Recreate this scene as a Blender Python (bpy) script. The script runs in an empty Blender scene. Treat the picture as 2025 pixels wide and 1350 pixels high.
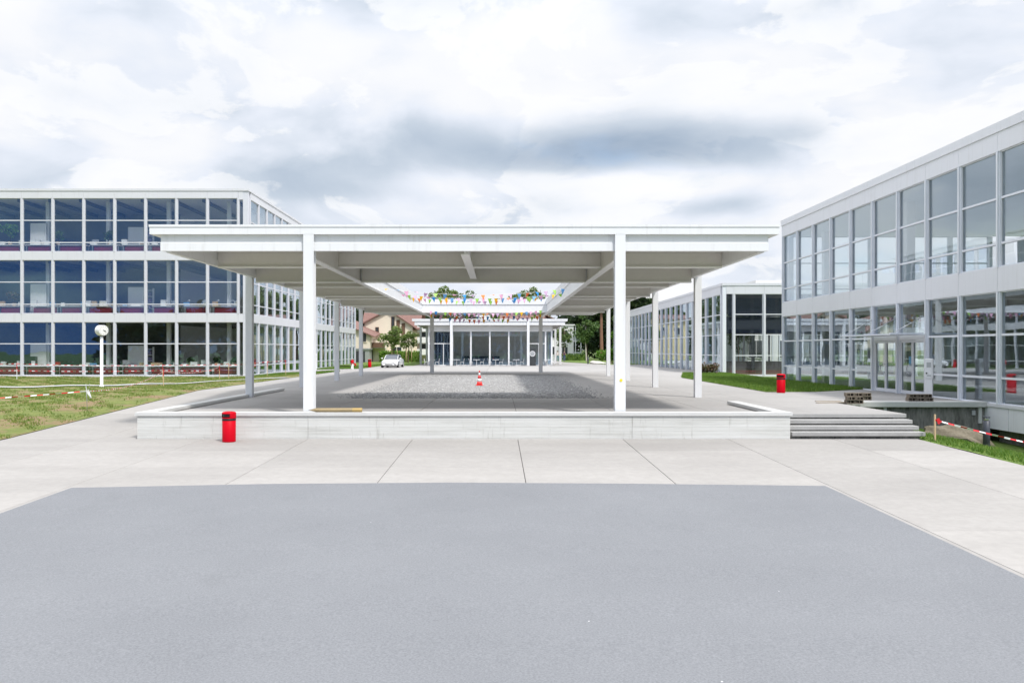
import bpy, bmesh, math, random
import numpy as np
from mathutils import Vector, Matrix

random.seed(7)
rng = np.random.default_rng(7)
SC = bpy.context.scene
COL = SC.collection
R = math.radians

# ------------------------------------------------------------------ camera
F = 1645.0                     # focal length in pixels of the 2025 px wide photograph
EYE = 1.95
cam = bpy.data.cameras.new('camera')
cam.sensor_width = 36.0
cam.lens = 36.0 * F / 2025.0
cam.shift_x = 27.5 / 2025.0
cam.shift_y = 16.0 / 2025.0
cam.clip_start = 0.1
cam.clip_end = 3000
cam_o = bpy.data.objects.new('camera', cam)
cam_o.location = (0, 0, EYE)
cam_o.rotation_euler = (R(90), 0, 0)
COL.objects.link(cam_o)
SC.camera = cam_o

# ------------------------------------------------------------------ node helper
class NT:
    def __init__(s, tree):
        s.t = tree; s.n = tree.nodes; s.l = tree.links
    def add(s, kind, **kw):
        nd = s.n.new(kind)
        for k, v in kw.items():
            setattr(nd, k, v)
        return nd
    def put(s, sock, v):
        if v is None: return
        if hasattr(v, 'is_output') or isinstance(v, bpy.types.NodeSocket):
            s.l.new(v, sock)
        else:
            if isinstance(v, (tuple, list)) and len(v) == 3 and sock.type == 'RGBA':
                v = (*v, 1)
            sock.default_value = v
    def math(s, op, a, b=None, c=None, clamp=False):
        nd = s.add('ShaderNodeMath', operation=op); nd.use_clamp = clamp
        for i, v in enumerate((a, b, c)):
            s.put(nd.inputs[i], v)
        return nd.outputs[0]
    def vmath(s, op, a, b=None):
        nd = s.add('ShaderNodeVectorMath', operation=op)
        s.put(nd.inputs[0], a); s.put(nd.inputs[1], b)
        return nd.outputs[0]
    def noise(s, vec, scale, detail=4, rough=0.55, dist=0.0):
        nd = s.add('ShaderNodeTexNoise')
        s.put(nd.inputs['Vector'], vec)
        nd.inputs['Scale'].default_value = scale; nd.inputs['Detail'].default_value = detail
        nd.inputs['Roughness'].default_value = rough; nd.inputs['Distortion'].default_value = dist
        return nd.outputs['Fac']
    def ramp(s, fac, stops):
        nd = s.add('ShaderNodeValToRGB'); s.put(nd.inputs[0], fac)
        e = nd.color_ramp.elements
        while len(e) < len(stops): e.new(0.5)
        for el, (p, c) in zip(e, stops):
            el.position = p
            el.color = (*c, 1) if isinstance(c, (tuple, list)) else (c, c, c, 1)
        return nd.outputs[0]
    def mix(s, fac, a, b, blend='MIX'):
        nd = s.add('ShaderNodeMix', data_type='RGBA', blend_type=blend)
        s.put(nd.inputs[0], fac); s.put(nd.inputs[6], a); s.put(nd.inputs[7], b)
        return nd.outputs[2]
    def maprange(s, v, a, b, c=0.0, d=1.0, smooth=True):
        nd = s.add('ShaderNodeMapRange'); nd.interpolation_type = 'SMOOTHSTEP' if smooth else 'LINEAR'
        for i, x in enumerate((v, a, b, c, d)): s.put(nd.inputs[i], x)
        return nd.outputs[0]
    def sep(s, v):
        nd = s.add('ShaderNodeSeparateXYZ'); s.put(nd.inputs[0], v); return nd.outputs
    def comb(s, x, y, z):
        nd = s.add('ShaderNodeCombineXYZ')
        for i, v in enumerate((x, y, z)): s.put(nd.inputs[i], v)
        return nd.outputs[0]

# ------------------------------------------------------------------ light: sun and cloudy sky
SUN_DIR = Vector((0.41, -0.55, 1.0)).normalized()      # towards the sun: high, behind the camera and to the right
SUN_EL = math.asin(SUN_DIR.z)
sun = bpy.data.lights.new('sun', 'SUN')
sun.energy = 2.8
sun.angle = R(5.0)
sun.color = (1.0, 0.965, 0.92)
sun_o = bpy.data.objects.new('sun', sun)
sun_o.rotation_euler = SUN_DIR.to_track_quat('Z', 'Y').to_euler()
sun_o.location = (20, -30, 60)
COL.objects.link(sun_o)

W = bpy.data.worlds.new('World'); SC.world = W; W.use_nodes = True
wn = NT(W.node_tree); W.node_tree.nodes.clear()
tc = wn.add('ShaderNodeTexCoord'); D = tc.outputs['Generated']
dx, dy, dz = wn.sep(D)
zp = wn.math('ADD', wn.math('MAXIMUM', dz, 0.0), 0.30)
px = wn.math('DIVIDE', dx, zp); py = wn.math('DIVIDE', dy, zp)
P = wn.comb(px, wn.math('MULTIPLY', py, 1.1), 0.0)
sky = wn.add('ShaderNodeTexSky', sky_type='NISHITA'); sky.sun_disc = False
sky.sun_elevation = SUN_EL; sky.sun_rotation = math.atan2(SUN_DIR.x, SUN_DIR.y)
sky.altitude = 400
blue = wn.mix(1.0, sky.outputs[0], (0.13, 0.13, 0.13), 'MULTIPLY')
warp = wn.add('ShaderNodeTexNoise'); warp.inputs['Scale'].default_value = 0.9; warp.inputs['Detail'].default_value = 3
wn.put(warp.inputs['Vector'], P)
PW = wn.vmath('ADD', P, wn.vmath('MULTIPLY', wn.vmath('SUBTRACT', warp.outputs['Color'], (0.5, 0.5, 0.5)), (0.9, 0.9, 0.9)))
n1 = wn.noise(wn.vmath('ADD', PW, (3.7, 1.3, 0.4)), 1.7, 10, 0.50)
n2 = wn.noise(wn.vmath('ADD', P, (9.1, 4.2, 2.0)), 0.55, 5, 0.5)
n3 = wn.noise(wn.vmath('ADD', wn.vmath('MULTIPLY', D, (1.0, 1.0, 1.9)), wn.vmath('MULTIPLY', warp.outputs['Color'], (0.25, 0.25, 0.25))), 5.2, 9, 0.50)
nb_ = wn.noise(wn.vmath('ADD', wn.vmath('MULTIPLY', D, (1.0, 1.0, 1.7)), wn.vmath('MULTIPLY', warp.outputs['Color'], (0.3, 0.3, 0.3))), 4.3, 7, 0.47)
bill = wn.math('MULTIPLY', wn.math('ABSOLUTE', wn.math('SUBTRACT', nb_, 0.5)), 2.0)      # billows: round bright puffs with soft creases
# the long dark cloud bank low over the buildings, ragged by the same noise
def lobe(x0, z0, sx, sz, amp):
    a = wn.math('POWER', wn.math('DIVIDE', wn.math('SUBTRACT', dx, x0), sx), 2.0)
    b = wn.math('POWER', wn.math('DIVIDE', wn.math('SUBTRACT', dz, z0), sz), 2.0)
    a = wn.math('ABSOLUTE', a); b = wn.math('ABSOLUTE', b)
    return wn.math('MULTIPLY', wn.math('POWER', 2.718, wn.math('MULTIPLY', wn.math('ADD', a, b), -1.0)), amp)
def total(*v):
    r_ = v[0]
    for q_ in v[1:]: r_ = wn.math('ADD', r_, q_)
    return r_
ahead = wn.maprange(dy, 0.0, 0.5)
bank = total(lobe(0.05, 0.226, 0.13, 0.026, 0.26), lobe(-0.13, 0.250, 0.13, 0.03, 0.15), lobe(-0.235, 0.215, 0.10, 0.026, 0.17), lobe(-0.20, 0.185, 0.12, 0.018, 0.13),
             lobe(0.15, 0.245, 0.12, 0.032, 0.20), lobe(0.285, 0.225, 0.12, 0.03, 0.23), lobe(0.26, 0.165, 0.09, 0.014, 0.15), lobe(-0.45, 0.18, 0.12, 0.02, 0.10),
             lobe(0.03, 0.195, 0.20, 0.014, -0.10))
bank = wn.math('MULTIPLY', wn.math('MULTIPLY', bank, ahead), wn.maprange(nb_, 0.36, 0.62, 0.55, 1.30))
# heavy blue grey cloud stands low behind the camera as well (the left windows mirror it)
bank = wn.math('ADD', bank, wn.math('MULTIPLY', wn.maprange(dy, -0.35, -0.75), wn.math('MULTIPLY', wn.maprange(dz, 0.45, 0.12), 0.30)))
dens = wn.math('ADD', wn.math('MULTIPLY', n1, 0.55), wn.math('MULTIPLY', n2, 0.30))
dens = total(dens, wn.math('MULTIPLY', n3, 0.34), wn.math('MULTIPLY', bill, -0.30), bank, -0.085)
cloud = wn.ramp(dens, [(0.34, (0.805, 0.81, 0.82)), (0.45, (0.765, 0.778, 0.81)), (0.53, (0.67, 0.71, 0.785)),
                       (0.66, (0.48, 0.545, 0.63)), (0.86, (0.27, 0.35, 0.46))])
# crisp-edged cumulus puffs catching the light
np_ = wn.noise(wn.vmath('ADD', wn.vmath('MULTIPLY', D, (1.0, 1.0, 1.8)), wn.vmath('MULTIPLY', warp.outputs['Color'], (0.35, 0.35, 0.35))), 6.5, 10, 0.56)
puff = wn.math('MULTIPLY', wn.maprange(np_, 0.50, 0.545), wn.maprange(np_, 0.78, 0.55))
cloud = wn.mix(wn.math('MULTIPLY', wn.math('MULTIPLY', puff, wn.maprange(bank, 0.24, 0.05, 0.18, 1.0)), 0.60), cloud, (0.82, 0.825, 0.835))
side = wn.maprange(dy, 0.60, 0.15)                       # the cover breaks up to the sides
gap = wn.maprange(total(wn.math('MULTIPLY', n2, 0.35), wn.math('MULTIPLY', n1, 0.65), wn.math('MULTIPLY', side, -0.09)), 0.42, 0.33)
low_back = wn.math('MULTIPLY', wn.maprange(dy, -0.35, -0.75), wn.maprange(dz, 0.42, 0.10))
cloud = wn.mix(wn.math('MULTIPLY', wn.math('MULTIPLY', low_back, wn.maprange(n3, 0.62, 0.42)), 0.85), cloud, (0.10, 0.24, 0.56))
skycol = wn.mix(wn.math('MULTIPLY', gap, 0.7), cloud, blue)
# overcast-like gain towards the zenith, added above the view to raise ambient light
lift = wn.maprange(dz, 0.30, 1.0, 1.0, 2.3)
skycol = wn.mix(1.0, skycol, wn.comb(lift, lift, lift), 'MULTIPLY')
# below the horizon the dome carries on as dull ground light
skycol = wn.mix(wn.maprange(dz, -0.02, 0.0), (0.30, 0.31, 0.28), skycol)
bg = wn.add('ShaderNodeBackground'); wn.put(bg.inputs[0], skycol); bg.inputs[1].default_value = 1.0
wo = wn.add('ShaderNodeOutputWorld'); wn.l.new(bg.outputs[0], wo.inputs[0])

SC.view_settings.view_transform = 'Standard'
SC.view_settings.look = 'None'
SC.view_settings.exposure = 0.30
SC.view_settings.gamma = 1.0
SC.view_settings.use_curve_mapping = False
SC.render.engine = 'CYCLES'
SC.cycles.use_denoising = True
SC.cycles.max_bounces = 9
SC.cycles.diffuse_bounces = 6
SC.cycles.glossy_bounces = 4
SC.cycles.transmission_bounces = 4
SC.cycles.transparent_max_bounces = 32
SC.cycles.caustics_reflective = False
SC.cycles.caustics_refractive = False

# ------------------------------------------------------------------ materials
MAT = {}
def new_mat(name):
    m = bpy.data.materials.new(name); m.use_nodes = True
    t = NT(m.node_tree); m.node_tree.nodes.clear()
    out = t.add('ShaderNodeOutputMaterial')
    b = t.add('ShaderNodeBsdfPrincipled')
    t.l.new(b.outputs[0], out.inputs[0])
    MAT[name] = m
    return m, t, b, out

def mat(name, col, rough=0.6, var=0.0, scale=3.0, metal=0.0, bump=0.0, bscale=40.0, spec=0.5, col2=None, stretch=(1, 1, 1), coat=0.0):
    """plain or mottled surface: two-scale noise in world space between col*(1-var) and col*(1+var) (or col2), optional fine bump"""
    m, t, b, out = new_mat(name)
    b.inputs['Roughness'].default_value = rough
    b.inputs['Metallic'].default_value = metal
    b.inputs['Specular IOR Level'].default_value = spec
    b.inputs['Coat Weight'].default_value = coat
    g = t.add('ShaderNodeNewGeometry').outputs['Position']
    if stretch != (1, 1, 1): g = t.vmath('MULTIPLY', g, stretch)
    if var or col2:
        f = t.math('ADD', t.math('MULTIPLY', t.noise(g, scale, 5, 0.6), 0.6), t.math('MULTIPLY', t.noise(g, scale * 7.3, 4, 0.6), 0.4))
        a = tuple(max(0, c * (1 - var)) for c in col)
        c2 = col2 or tuple(min(0.95, c * (1 + var)) for c in col)
        t.put(b.inputs['Base Color'], t.ramp(f, [(0.30, a), (0.70, c2)]))
    else:
        b.inputs['Base Color'].default_value = (*col, 1)
    if bump:
        bp = t.add('ShaderNodeBump'); bp.inputs['Strength'].default_value = bump; bp.inputs['Distance'].default_value = 0.01
        t.put(bp.inputs['Height'], t.noise(g, bscale, 5, 0.65))
        t.l.new(bp.outputs[0], b.inputs['Normal'])
    return m

def painted(name, col, rough, dirt):
    """painted steel: faint cloudiness and thin vertical run marks"""
    m, t, b, out = new_mat(name)
    g = t.add('ShaderNodeNewGeometry').outputs['Position']
    f = t.noise(g, 0.8, 5, 0.6)
    st = t.noise(t.vmath('MULTIPLY', g, (1.0, 1.0, 0.07)), 5.5, 5, 0.65)
    c = t.ramp(f, [(0.3, tuple(x * 0.965 for x in col)), (0.7, col)])
    c = t.mix(t.math('MULTIPLY', t.maprange(st, 0.52, 0.72), dirt), c, tuple(x * y for x, y in zip(col, (0.70, 0.68, 0.64))))
    t.put(b.inputs['Base Color'], c); b.inputs['Roughness'].default_value = rough
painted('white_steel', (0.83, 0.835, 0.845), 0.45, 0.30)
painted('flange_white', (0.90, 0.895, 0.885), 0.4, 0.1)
painted('panel_white', (0.68, 0.685, 0.72), 0.5, 0.22)
painted('panel_grey', (0.75, 0.76, 0.80), 0.45, 0.22)
mat('white_wall', (0.80, 0.79, 0.77), 0.8, 0.04, 0.6)
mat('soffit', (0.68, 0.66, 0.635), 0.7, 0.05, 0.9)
mat('alu', (0.74, 0.765, 0.815), 0.42, 0.03, 1.3)
mat('alu_white', (0.64, 0.65, 0.695), 0.45, 0.03, 1.2)
mat('frame_dark', (0.05, 0.055, 0.06), 0.5)
mat('interior_dark', (0.14, 0.135, 0.13), 0.8, 0.25, 0.7)
mat('interior_grey', (0.34, 0.34, 0.33), 0.8, 0.1, 0.7)
mat('interior_white', (0.72, 0.72, 0.70), 0.8, 0.05, 0.8)
mat('navy', (0.018, 0.027, 0.07), 0.6, 0.3, 1.0)
mat('maroon', (0.21, 0.016, 0.036), 0.6, 0.12, 1.2)
mat('wood_floor', (0.30, 0.22, 0.15), 0.6, 0.15, 2.0)
m, t, b, out = new_mat('concrete_wall')
g = t.add('ShaderNodeNewGeometry').outputs['Position']
gx_, gy_n, gz_ = t.sep(g)
f = t.math('ADD', t.math('MULTIPLY', t.noise(t.vmath('MULTIPLY', g, (0.30, 1, 2.6)), 1.6, 6, 0.62), 0.6), t.math('MULTIPLY', t.noise(t.vmath('MULTIPLY', g, (0.12, 1, 6)), 7.0, 5, 0.65), 0.4))
c = t.ramp(f, [(0.30, (0.47, 0.465, 0.435)), (0.48, (0.62, 0.62, 0.59)), (0.70, (0.72, 0.72, 0.70))])
brd = t.math('FRACT', t.math('DIVIDE', gz_, 0.105))
ln = t.math('LESS_THAN', brd, 0.07)
c = t.mix(t.math('MULTIPLY', ln, 0.28), c, (0.33, 0.325, 0.30))
dr = t.noise(t.vmath('MULTIPLY', g, (1.0, 1.0, 0.12)), 6.0, 5, 0.7)
c = t.mix(t.math('MULTIPLY', t.maprange(dr, 0.57, 0.74), 0.5), c, (0.30, 0.29, 0.25))
t.put(b.inputs['Base Color'], c); b.inputs['Roughness'].default_value = 0.9
bp = t.add('ShaderNodeBump'); bp.inputs['Strength'].default_value = 0.6; bp.inputs['Distance'].default_value = 0.01
t.put(bp.inputs['Height'], t.math('ADD', t.noise(t.vmath('MULTIPLY', g, (0.3, 1, 4)), 22, 5, 0.7), t.math('MULTIPLY', ln, -0.6))); t.l.new(bp.outputs[0], b.inputs['Normal'])
mat('concrete_cap', (0.60, 0.60, 0.585), 0.8, 0.07, 1.5, bump=0.3, bscale=60)
mat('concrete_step', (0.36, 0.355, 0.345), 0.85, 0.14, 3.0, bump=0.7, bscale=90)
mat('concrete_old', (0.05, 0.047, 0.043), 0.9, 0.0, 1.1, col2=(0.36, 0.35, 0.325), bump=0.8, bscale=25, stretch=(2.2, 1, 0.45))
mat('gravel_white', (0.45, 0.45, 0.445), 0.9, 0.2, 14.0, bump=0.8, bscale=50)
mat('stone_light', (0.34, 0.34, 0.335), 0.8, 0.22, 5.0)
mat('red_paint', (0.55, 0.001, 0.012), 0.5, 0.08, 4.0, spec=0.12)
mat('red_tape', (0.62, 0.02, 0.03), 0.5)
mat('white_tape', (0.82, 0.82, 0.82), 0.5)
mat('cone_red', (0.80, 0.055, 0.05), 0.5, 0.05, 6)
mat('cone_white', (0.80, 0.80, 0.80), 0.5, 0.05, 6)
mat('black', (0.012, 0.012, 0.013), 0.5)
mat('rubber', (0.02, 0.02, 0.021), 0.75)
mat('bollard_grey', (0.045, 0.05, 0.065), 0.45)
mat('wood_stake', (0.62, 0.44, 0.27), 0.75, 0.18, 8.0, stretch=(3, 3, 0.4))
mat('wood_old', (0.36, 0.30, 0.23), 0.85, 0.2, 5.0)
mat('pencil_wood', (0.33, 0.25, 0.13), 0.6, 0.22, 3.0, stretch=(0.6, 3, 3))
mat('pencil_yellow', (0.45, 0.31, 0.10), 0.5, 0.1, 4)
mat('yellow_sticker', (0.85, 0.68, 0.03), 0.6)
mat('steel', (0.62, 0.63, 0.64), 0.28, 0.05, 5.0, metal=1.0)
mat('galv', (0.50, 0.51, 0.52), 0.5, 0.1, 6.0, metal=0.6)
mat('brick', (0.20, 0.165, 0.13), 0.9, 0.22, 14.0, bump=0.6, bscale=60)
mat('rock', (0.10, 0.08, 0.05), 0.9, 0.0, 2.6, col2=(0.24, 0.21, 0.155), bump=1.0, bscale=9)
mat('rock_pale', (0.52, 0.50, 0.47), 0.9, 0.2, 2.0, bump=0.8, bscale=9)
mat('cream_render', (0.78, 0.69, 0.56), 0.9, 0.05, 0.5)
mat('yellow_render', (0.80, 0.64, 0.37), 0.9, 0.05, 0.5)
mat('roof_tile', (0.21, 0.115, 0.095), 0.8, 0.22, 3.0, bump=0.4, bscale=20)
mat('brown_wood', (0.16, 0.09, 0.055), 0.7, 0.2, 2.0)
mat('window_dark', (0.045, 0.05, 0.055), 0.15, 0.2, 1.0)
mat('bark', (0.16, 0.11, 0.075), 0.9, 0.25, 6.0, stretch=(3, 3, 0.5))
mat('bark_pine', (0.25, 0.13, 0.08), 0.9, 0.25, 4.0, stretch=(3, 3, 0.5))
mat('bark_birch', (0.55, 0.50, 0.44), 0.85, 0.2, 5.0, stretch=(1, 1, 4))
mat('car_paint', (0.82, 0.82, 0.82), 0.25, 0.0, coat=1.0)
mat('car_glass', (0.03, 0.045, 0.07), 0.05, spec=0.8)
mat('lamp_glass', (0.45, 0.47, 0.50), 0.1, spec=0.8)
mat('skin', (0.55, 0.33, 0.24), 0.6)
mat('hair', (0.05, 0.03, 0.02), 0.7)
mat('teal_cloth', (0.02, 0.16, 0.20), 0.8)
mat('pale_cloth', (0.55, 0.50, 0.48), 0.8)
mat('plum_cloth', (0.12, 0.07, 0.09), 0.8)
mat('denim', (0.05, 0.11, 0.26), 0.8)
mat('paper_white', (0.82, 0.82, 0.80), 0.7)
mat('carton', (0.55, 0.40, 0.24), 0.8, 0.1, 6)
mat('screen', (0.02, 0.02, 0.025), 0.2)
mat('poster_blue', (0.10, 0.32, 0.50), 0.6, 0.35, 9.0)
mat('book_mix', (0.30, 0.12, 0.10), 0.7, 0.0, 11.0, col2=(0.10, 0.22, 0.45))
for nm, c in dict(pink=(0.90, 0.56, 0.74), blue=(0.02, 0.33, 0.72), yellow=(0.95, 0.62, 0.01), orange=(0.93, 0.30, 0.07),
                  green=(0.50, 0.78, 0.16), magenta=(0.80, 0.08, 0.36), skyblue=(0.25, 0.56, 0.86), lilac=(0.80, 0.60, 0.80)).items():
    m, t, b, out = new_mat('flag_' + nm)
    b.inputs['Base Color'].default_value = (*c, 1); b.inputs['Roughness'].default_value = 0.55
    tr = t.add('ShaderNodeBsdfTranslucent'); tr.inputs[0].default_value = (*c, 1)
    mx = t.add('ShaderNodeMixShader'); mx.inputs[0].default_value = 0.4
    t.l.new(b.outputs[0], mx.inputs[1]); t.l.new(tr.outputs[0], mx.inputs[2]); t.l.new(mx.outputs[0], out.inputs[0])

def glass_mat(name, tint, boost, base, coat=(0.90, 0.95, 1.0)):
    m, t, b, out = new_mat(name); t.n.remove(b)
    g = t.add('ShaderNodeNewGeometry')
    dt = t.add('ShaderNodeVectorMath', operation='DOT_PRODUCT'); t.put(dt.inputs[0], g.outputs['Normal']); t.put(dt.inputs[1], g.outputs['Incoming'])
    cs = t.math('ABSOLUTE', dt.outputs['Value'])
    fr = t.math('ADD', 0.04, t.math('MULTIPLY', t.math('POWER', t.math('SUBTRACT', 1.0, cs, clamp=True), 5.0), 0.96))   # Schlick, the same from both sides of the pane
    # float glass is never dead flat: a slow ripple bends the reflections a little
    bp = t.add('ShaderNodeBump'); bp.inputs['Strength'].default_value = 0.10; bp.inputs['Distance'].default_value = 0.02
    t.put(bp.inputs['Height'], t.noise(g.outputs['Position'], 0.8, 1, 0.4))
    f = t.math('ADD', t.math('MULTIPLY', fr, boost), base, clamp=True)
    tr = t.add('ShaderNodeBsdfTransparent'); tr.inputs[0].default_value = (*tint, 1)
    gl = t.add('ShaderNodeBsdfGlossy')
    gl.inputs[0].default_value = (*coat, 1); gl.inputs['Roughness'].default_value = 0.0
    t.l.new(bp.outputs[0], gl.inputs['Normal'])
    mx = t.add('ShaderNodeMixShader'); t.put(mx.inputs[0], f)
    t.l.new(tr.outputs[0], mx.inputs[1]); t.l.new(gl.outputs[0], mx.inputs[2]); t.l.new(mx.outputs[0], out.inputs[0])
    return m
glass_mat('glass', (0.965, 0.98, 0.985), 1.2, 0.15, (0.82, 0.92, 1.0))
glass_mat('glass_clear', (0.95, 0.965, 0.97), 0.8, 0.0)
glass_mat('glass_dark', (0.97, 0.98, 0.985), 1.2, 0.06, (0.52, 0.76, 1.0))

# pavement: pale concrete slabs, each slab its own tone, with soft stains
def slab_mat(name, base, warm, vary=0.06):
    m, t, b, out = new_mat(name)
    g = t.add('ShaderNodeNewGeometry').outputs['Position']
    oi = t.add('ShaderNodeObjectInfo').outputs['Random']
    f = t.math('ADD', t.math('MULTIPLY', t.noise(t.vmath('MULTIPLY', g, (0.5, 1.4, 1)), 0.55, 6, 0.62), 0.55), t.math('MULTIPLY', t.noise(g, 6.0, 5, 0.65), 0.45))
    c = t.ramp(f, [(0.28, tuple(x * 0.86 for x in base)), (0.50, base), (0.72, warm)])
    k = t.maprange(oi, 0, 1, 1 - vary, 1 + vary, smooth=False)
    c = t.mix(1.0, c, t.comb(k, k, k), 'MULTIPLY')
    # faint darker spots and grit
    v = t.noise(g, 34.0, 3, 0.7)
    c = t.mix(t.math('MULTIPLY', t.maprange(v, 0.62, 0.75), 0.25), c, tuple(x * 0.6 for x in base))
    t.put(b.inputs['Base Color'], c)
    b.inputs['Roughness'].default_value = 0.85
    bp = t.add('ShaderNodeBump'); bp.inputs['Strength'].default_value = 0.35; bp.inputs['Distance'].default_value = 0.006
    t.put(bp.inputs['Height'], t.noise(g, 70, 5, 0.7)); t.l.new(bp.outputs[0], b.inputs['Normal'])
slab_mat('slab', (0.335, 0.318, 0.299), (0.392, 0.374, 0.353), 0.08)
slab_mat('deck_slab', (0.355, 0.342, 0.328), (0.405, 0.39, 0.376), 0.06)
mat('joint', (0.15, 0.14, 0.125), 0.95, 0.3, 9.0)

# blue grey coated mat: fine dark and light grit
m, t, b, out = new_mat('grey_coating')
g = t.add('ShaderNodeNewGeometry').outputs['Position']
f = t.math('ADD', t.math('MULTIPLY', t.noise(g, 0.35, 6, 0.7), 0.16), t.math('MULTIPLY', t.noise(g, 42, 5, 0.8), 0.84))
c = t.ramp(f, [(0.33, (0.132, 0.137, 0.147)), (0.5, (0.187, 0.193, 0.204)), (0.67, (0.252, 0.258, 0.269))])
vo = t.add('ShaderNodeTexVoronoi'); vo.inputs['Scale'].default_value = 3.0; t.put(vo.inputs['Vector'], g)
sp = t.math('MULTIPLY', t.math('LESS_THAN', vo.outputs['Distance'], 0.028), t.math('GREATER_THAN', t.sep(vo.outputs['Color'])[0], 0.80))
c = t.mix(t.math('MULTIPLY', sp, 0.8), c, (0.75, 0.75, 0.75))
c = t.mix(t.math('MULTIPLY', t.maprange(t.noise(t.vmath('MULTIPLY', g, (1, 0.6, 1)), 0.9, 7, 0.7), 0.58, 0.70), 0.16), c, (0.13, 0.135, 0.14))
t.put(b.inputs['Base Color'], c); b.inputs['Roughness'].default_value = 0.8
bp = t.add('ShaderNodeBump'); bp.inputs['Strength'].default_value = 0.6; bp.inputs['Distance'].default_value = 0.004
t.put(bp.inputs['Height'], t.noise(g, 130, 4, 0.8)); t.l.new(bp.outputs[0], b.inputs['Normal'])

# turf ground and blades
def turf_mat(name, green, pale, soil, soil_lo, soil_hi):
    m, t, b, out = new_mat(name)
    g = t.add('ShaderNodeNewGeometry').outputs['Position']
    f = t.noise(g, 2.6, 6, 0.65)
    c = t.ramp(f, [(0.3, green), (0.7, pale)])
    s = t.noise(g, 0.62, 6, 0.7)
    c = t.mix(t.maprange(s, soil_lo, soil_hi), c, soil)
    t.put(b.inputs['Base Color'], c); b.inputs['Roughness'].default_value = 0.95
    bp = t.add('ShaderNodeBump'); bp.inputs['Strength'].default_value = 1.0; bp.inputs['Distance'].default_value = 0.05
    t.put(bp.inputs['Height'], t.noise(g, 16, 6, 0.75)); t.l.new(bp.outputs[0], b.inputs['Normal'])
turf_mat('turf_worn', (0.11, 0.15, 0.03), (0.22, 0.245, 0.06), (0.26, 0.18, 0.095), 0.47, 0.60)
turf_mat('turf', (0.085, 0.15, 0.02), (0.16, 0.235, 0.04), (0.19, 0.17, 0.06), 0.66, 0.85)
turf_mat('meadow', (0.07, 0.12, 0.025), (0.14, 0.19, 0.05), (0.19, 0.17, 0.08), 0.62, 0.85)
def leaf_mat(name, a, bcol, c2, trans=0.35):
    m, t, b, out = new_mat(name)
    r = t.add('ShaderNodeNewGeometry').outputs['Random Per Island']
    col = t.ramp(r, [(0.0, a), (0.55, bcol), (1.0, c2)])
    t.put(b.inputs['Base Color'], col); b.inputs['Roughness'].default_value = 0.6
    tr = t.add('ShaderNodeBsdfTranslucent'); t.put(tr.inputs[0], col)
    mx = t.add('ShaderNodeMixShader'); mx.inputs[0].default_value = trans
    t.l.new(b.outputs[0], mx.inputs[1]); t.l.new(tr.outputs[0], mx.inputs[2]); t.l.new(mx.outputs[0], out.inputs[0])
leaf_mat('blade_worn', (0.09, 0.17, 0.02), (0.18, 0.27, 0.04), (0.33, 0.31, 0.10))
leaf_mat('blade', (0.07, 0.16, 0.015), (0.13, 0.25, 0.03), (0.24, 0.32, 0.06))
leaf_mat('leaf_mid', (0.035, 0.085, 0.018), (0.075, 0.15, 0.03), (0.15, 0.22, 0.06))
leaf_mat('leaf_young', (0.08, 0.14, 0.03), (0.17, 0.25, 0.06), (0.30, 0.36, 0.12), 0.45)
leaf_mat('leaf_dark', (0.015, 0.04, 0.014), (0.035, 0.07, 0.022), (0.07, 0.11, 0.03))
leaf_mat('leaf_pine', (0.02, 0.045, 0.018), (0.045, 0.08, 0.025), (0.09, 0.13, 0.04))
leaf_mat('leaf_fresh', (0.06, 0.16, 0.012), (0.12, 0.26, 0.02), (0.22, 0.36, 0.05))
leaf_mat('leaf_birch', (0.05, 0.10, 0.03), (0.11, 0.17, 0.05), (0.20, 0.26, 0.09))
leaf_mat('leaf_heather', (0.07, 0.09, 0.03), (0.15, 0.12, 0.05), (0.22, 0.10, 0.09))
leaf_mat('leaf_indoor', (0.05, 0.13, 0.02), (0.15, 0.30, 0.03), (0.30, 0.42, 0.05))

# ------------------------------------------------------------------ object helpers
def link(o, parent=None):
    COL.objects.link(o)
    if parent is not None: o.parent = parent
    return o
def tag(o, label=None, cat=None, group=None, kind=None):
    if label: o['label'] = label
    if cat: o['category'] = cat
    if group: o['group'] = group
    if kind: o['kind'] = kind
    return o
def thing(name, label, cat, loc=(0, 0, 0), group=None, rz=0.0):
    o = bpy.data.objects.new(name, None)
    o.empty_display_size = 0.2
    o.location = loc; o.rotation_euler = (0, 0, rz)
    COL.objects.link(o)
    return tag(o, label, cat, group)
_cache = {}
def box_mesh(dx, dy, dz, m, bev=0.0):
    key = (round(dx, 4), round(dy, 4), round(dz, 4), m, bev)
    if key in _cache: return _cache[key]
    x, y, z = dx / 2, dy / 2, dz / 2
    me = bpy.data.meshes.new('box_' + m)
    if bev:
        bm = bmesh.new(); bmesh.ops.create_cube(bm, size=1.0)
        for v in bm.verts: v.co = Vector((v.co.x * dx, v.co.y * dy, v.co.z * dz))
        bmesh.ops.bevel(bm, geom=list(bm.edges), offset=bev, segments=2, affect='EDGES', profile=0.5)
        bm.to_mesh(me); bm.free()
    else:
        me.from_pydata([(-x, -y, -z), (x, -y, -z), (x, y, -z), (-x, y, -z), (-x, -y, z), (x, -y, z), (x, y, z), (-x, y, z)], [],
                       [(0, 3, 2, 1), (4, 5, 6, 7), (0, 1, 5, 4), (1, 2, 6, 5), (2, 3, 7, 6), (3, 0, 4, 7)])
    me.materials.append(MAT[m])
    _cache[key] = me
    return me
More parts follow.
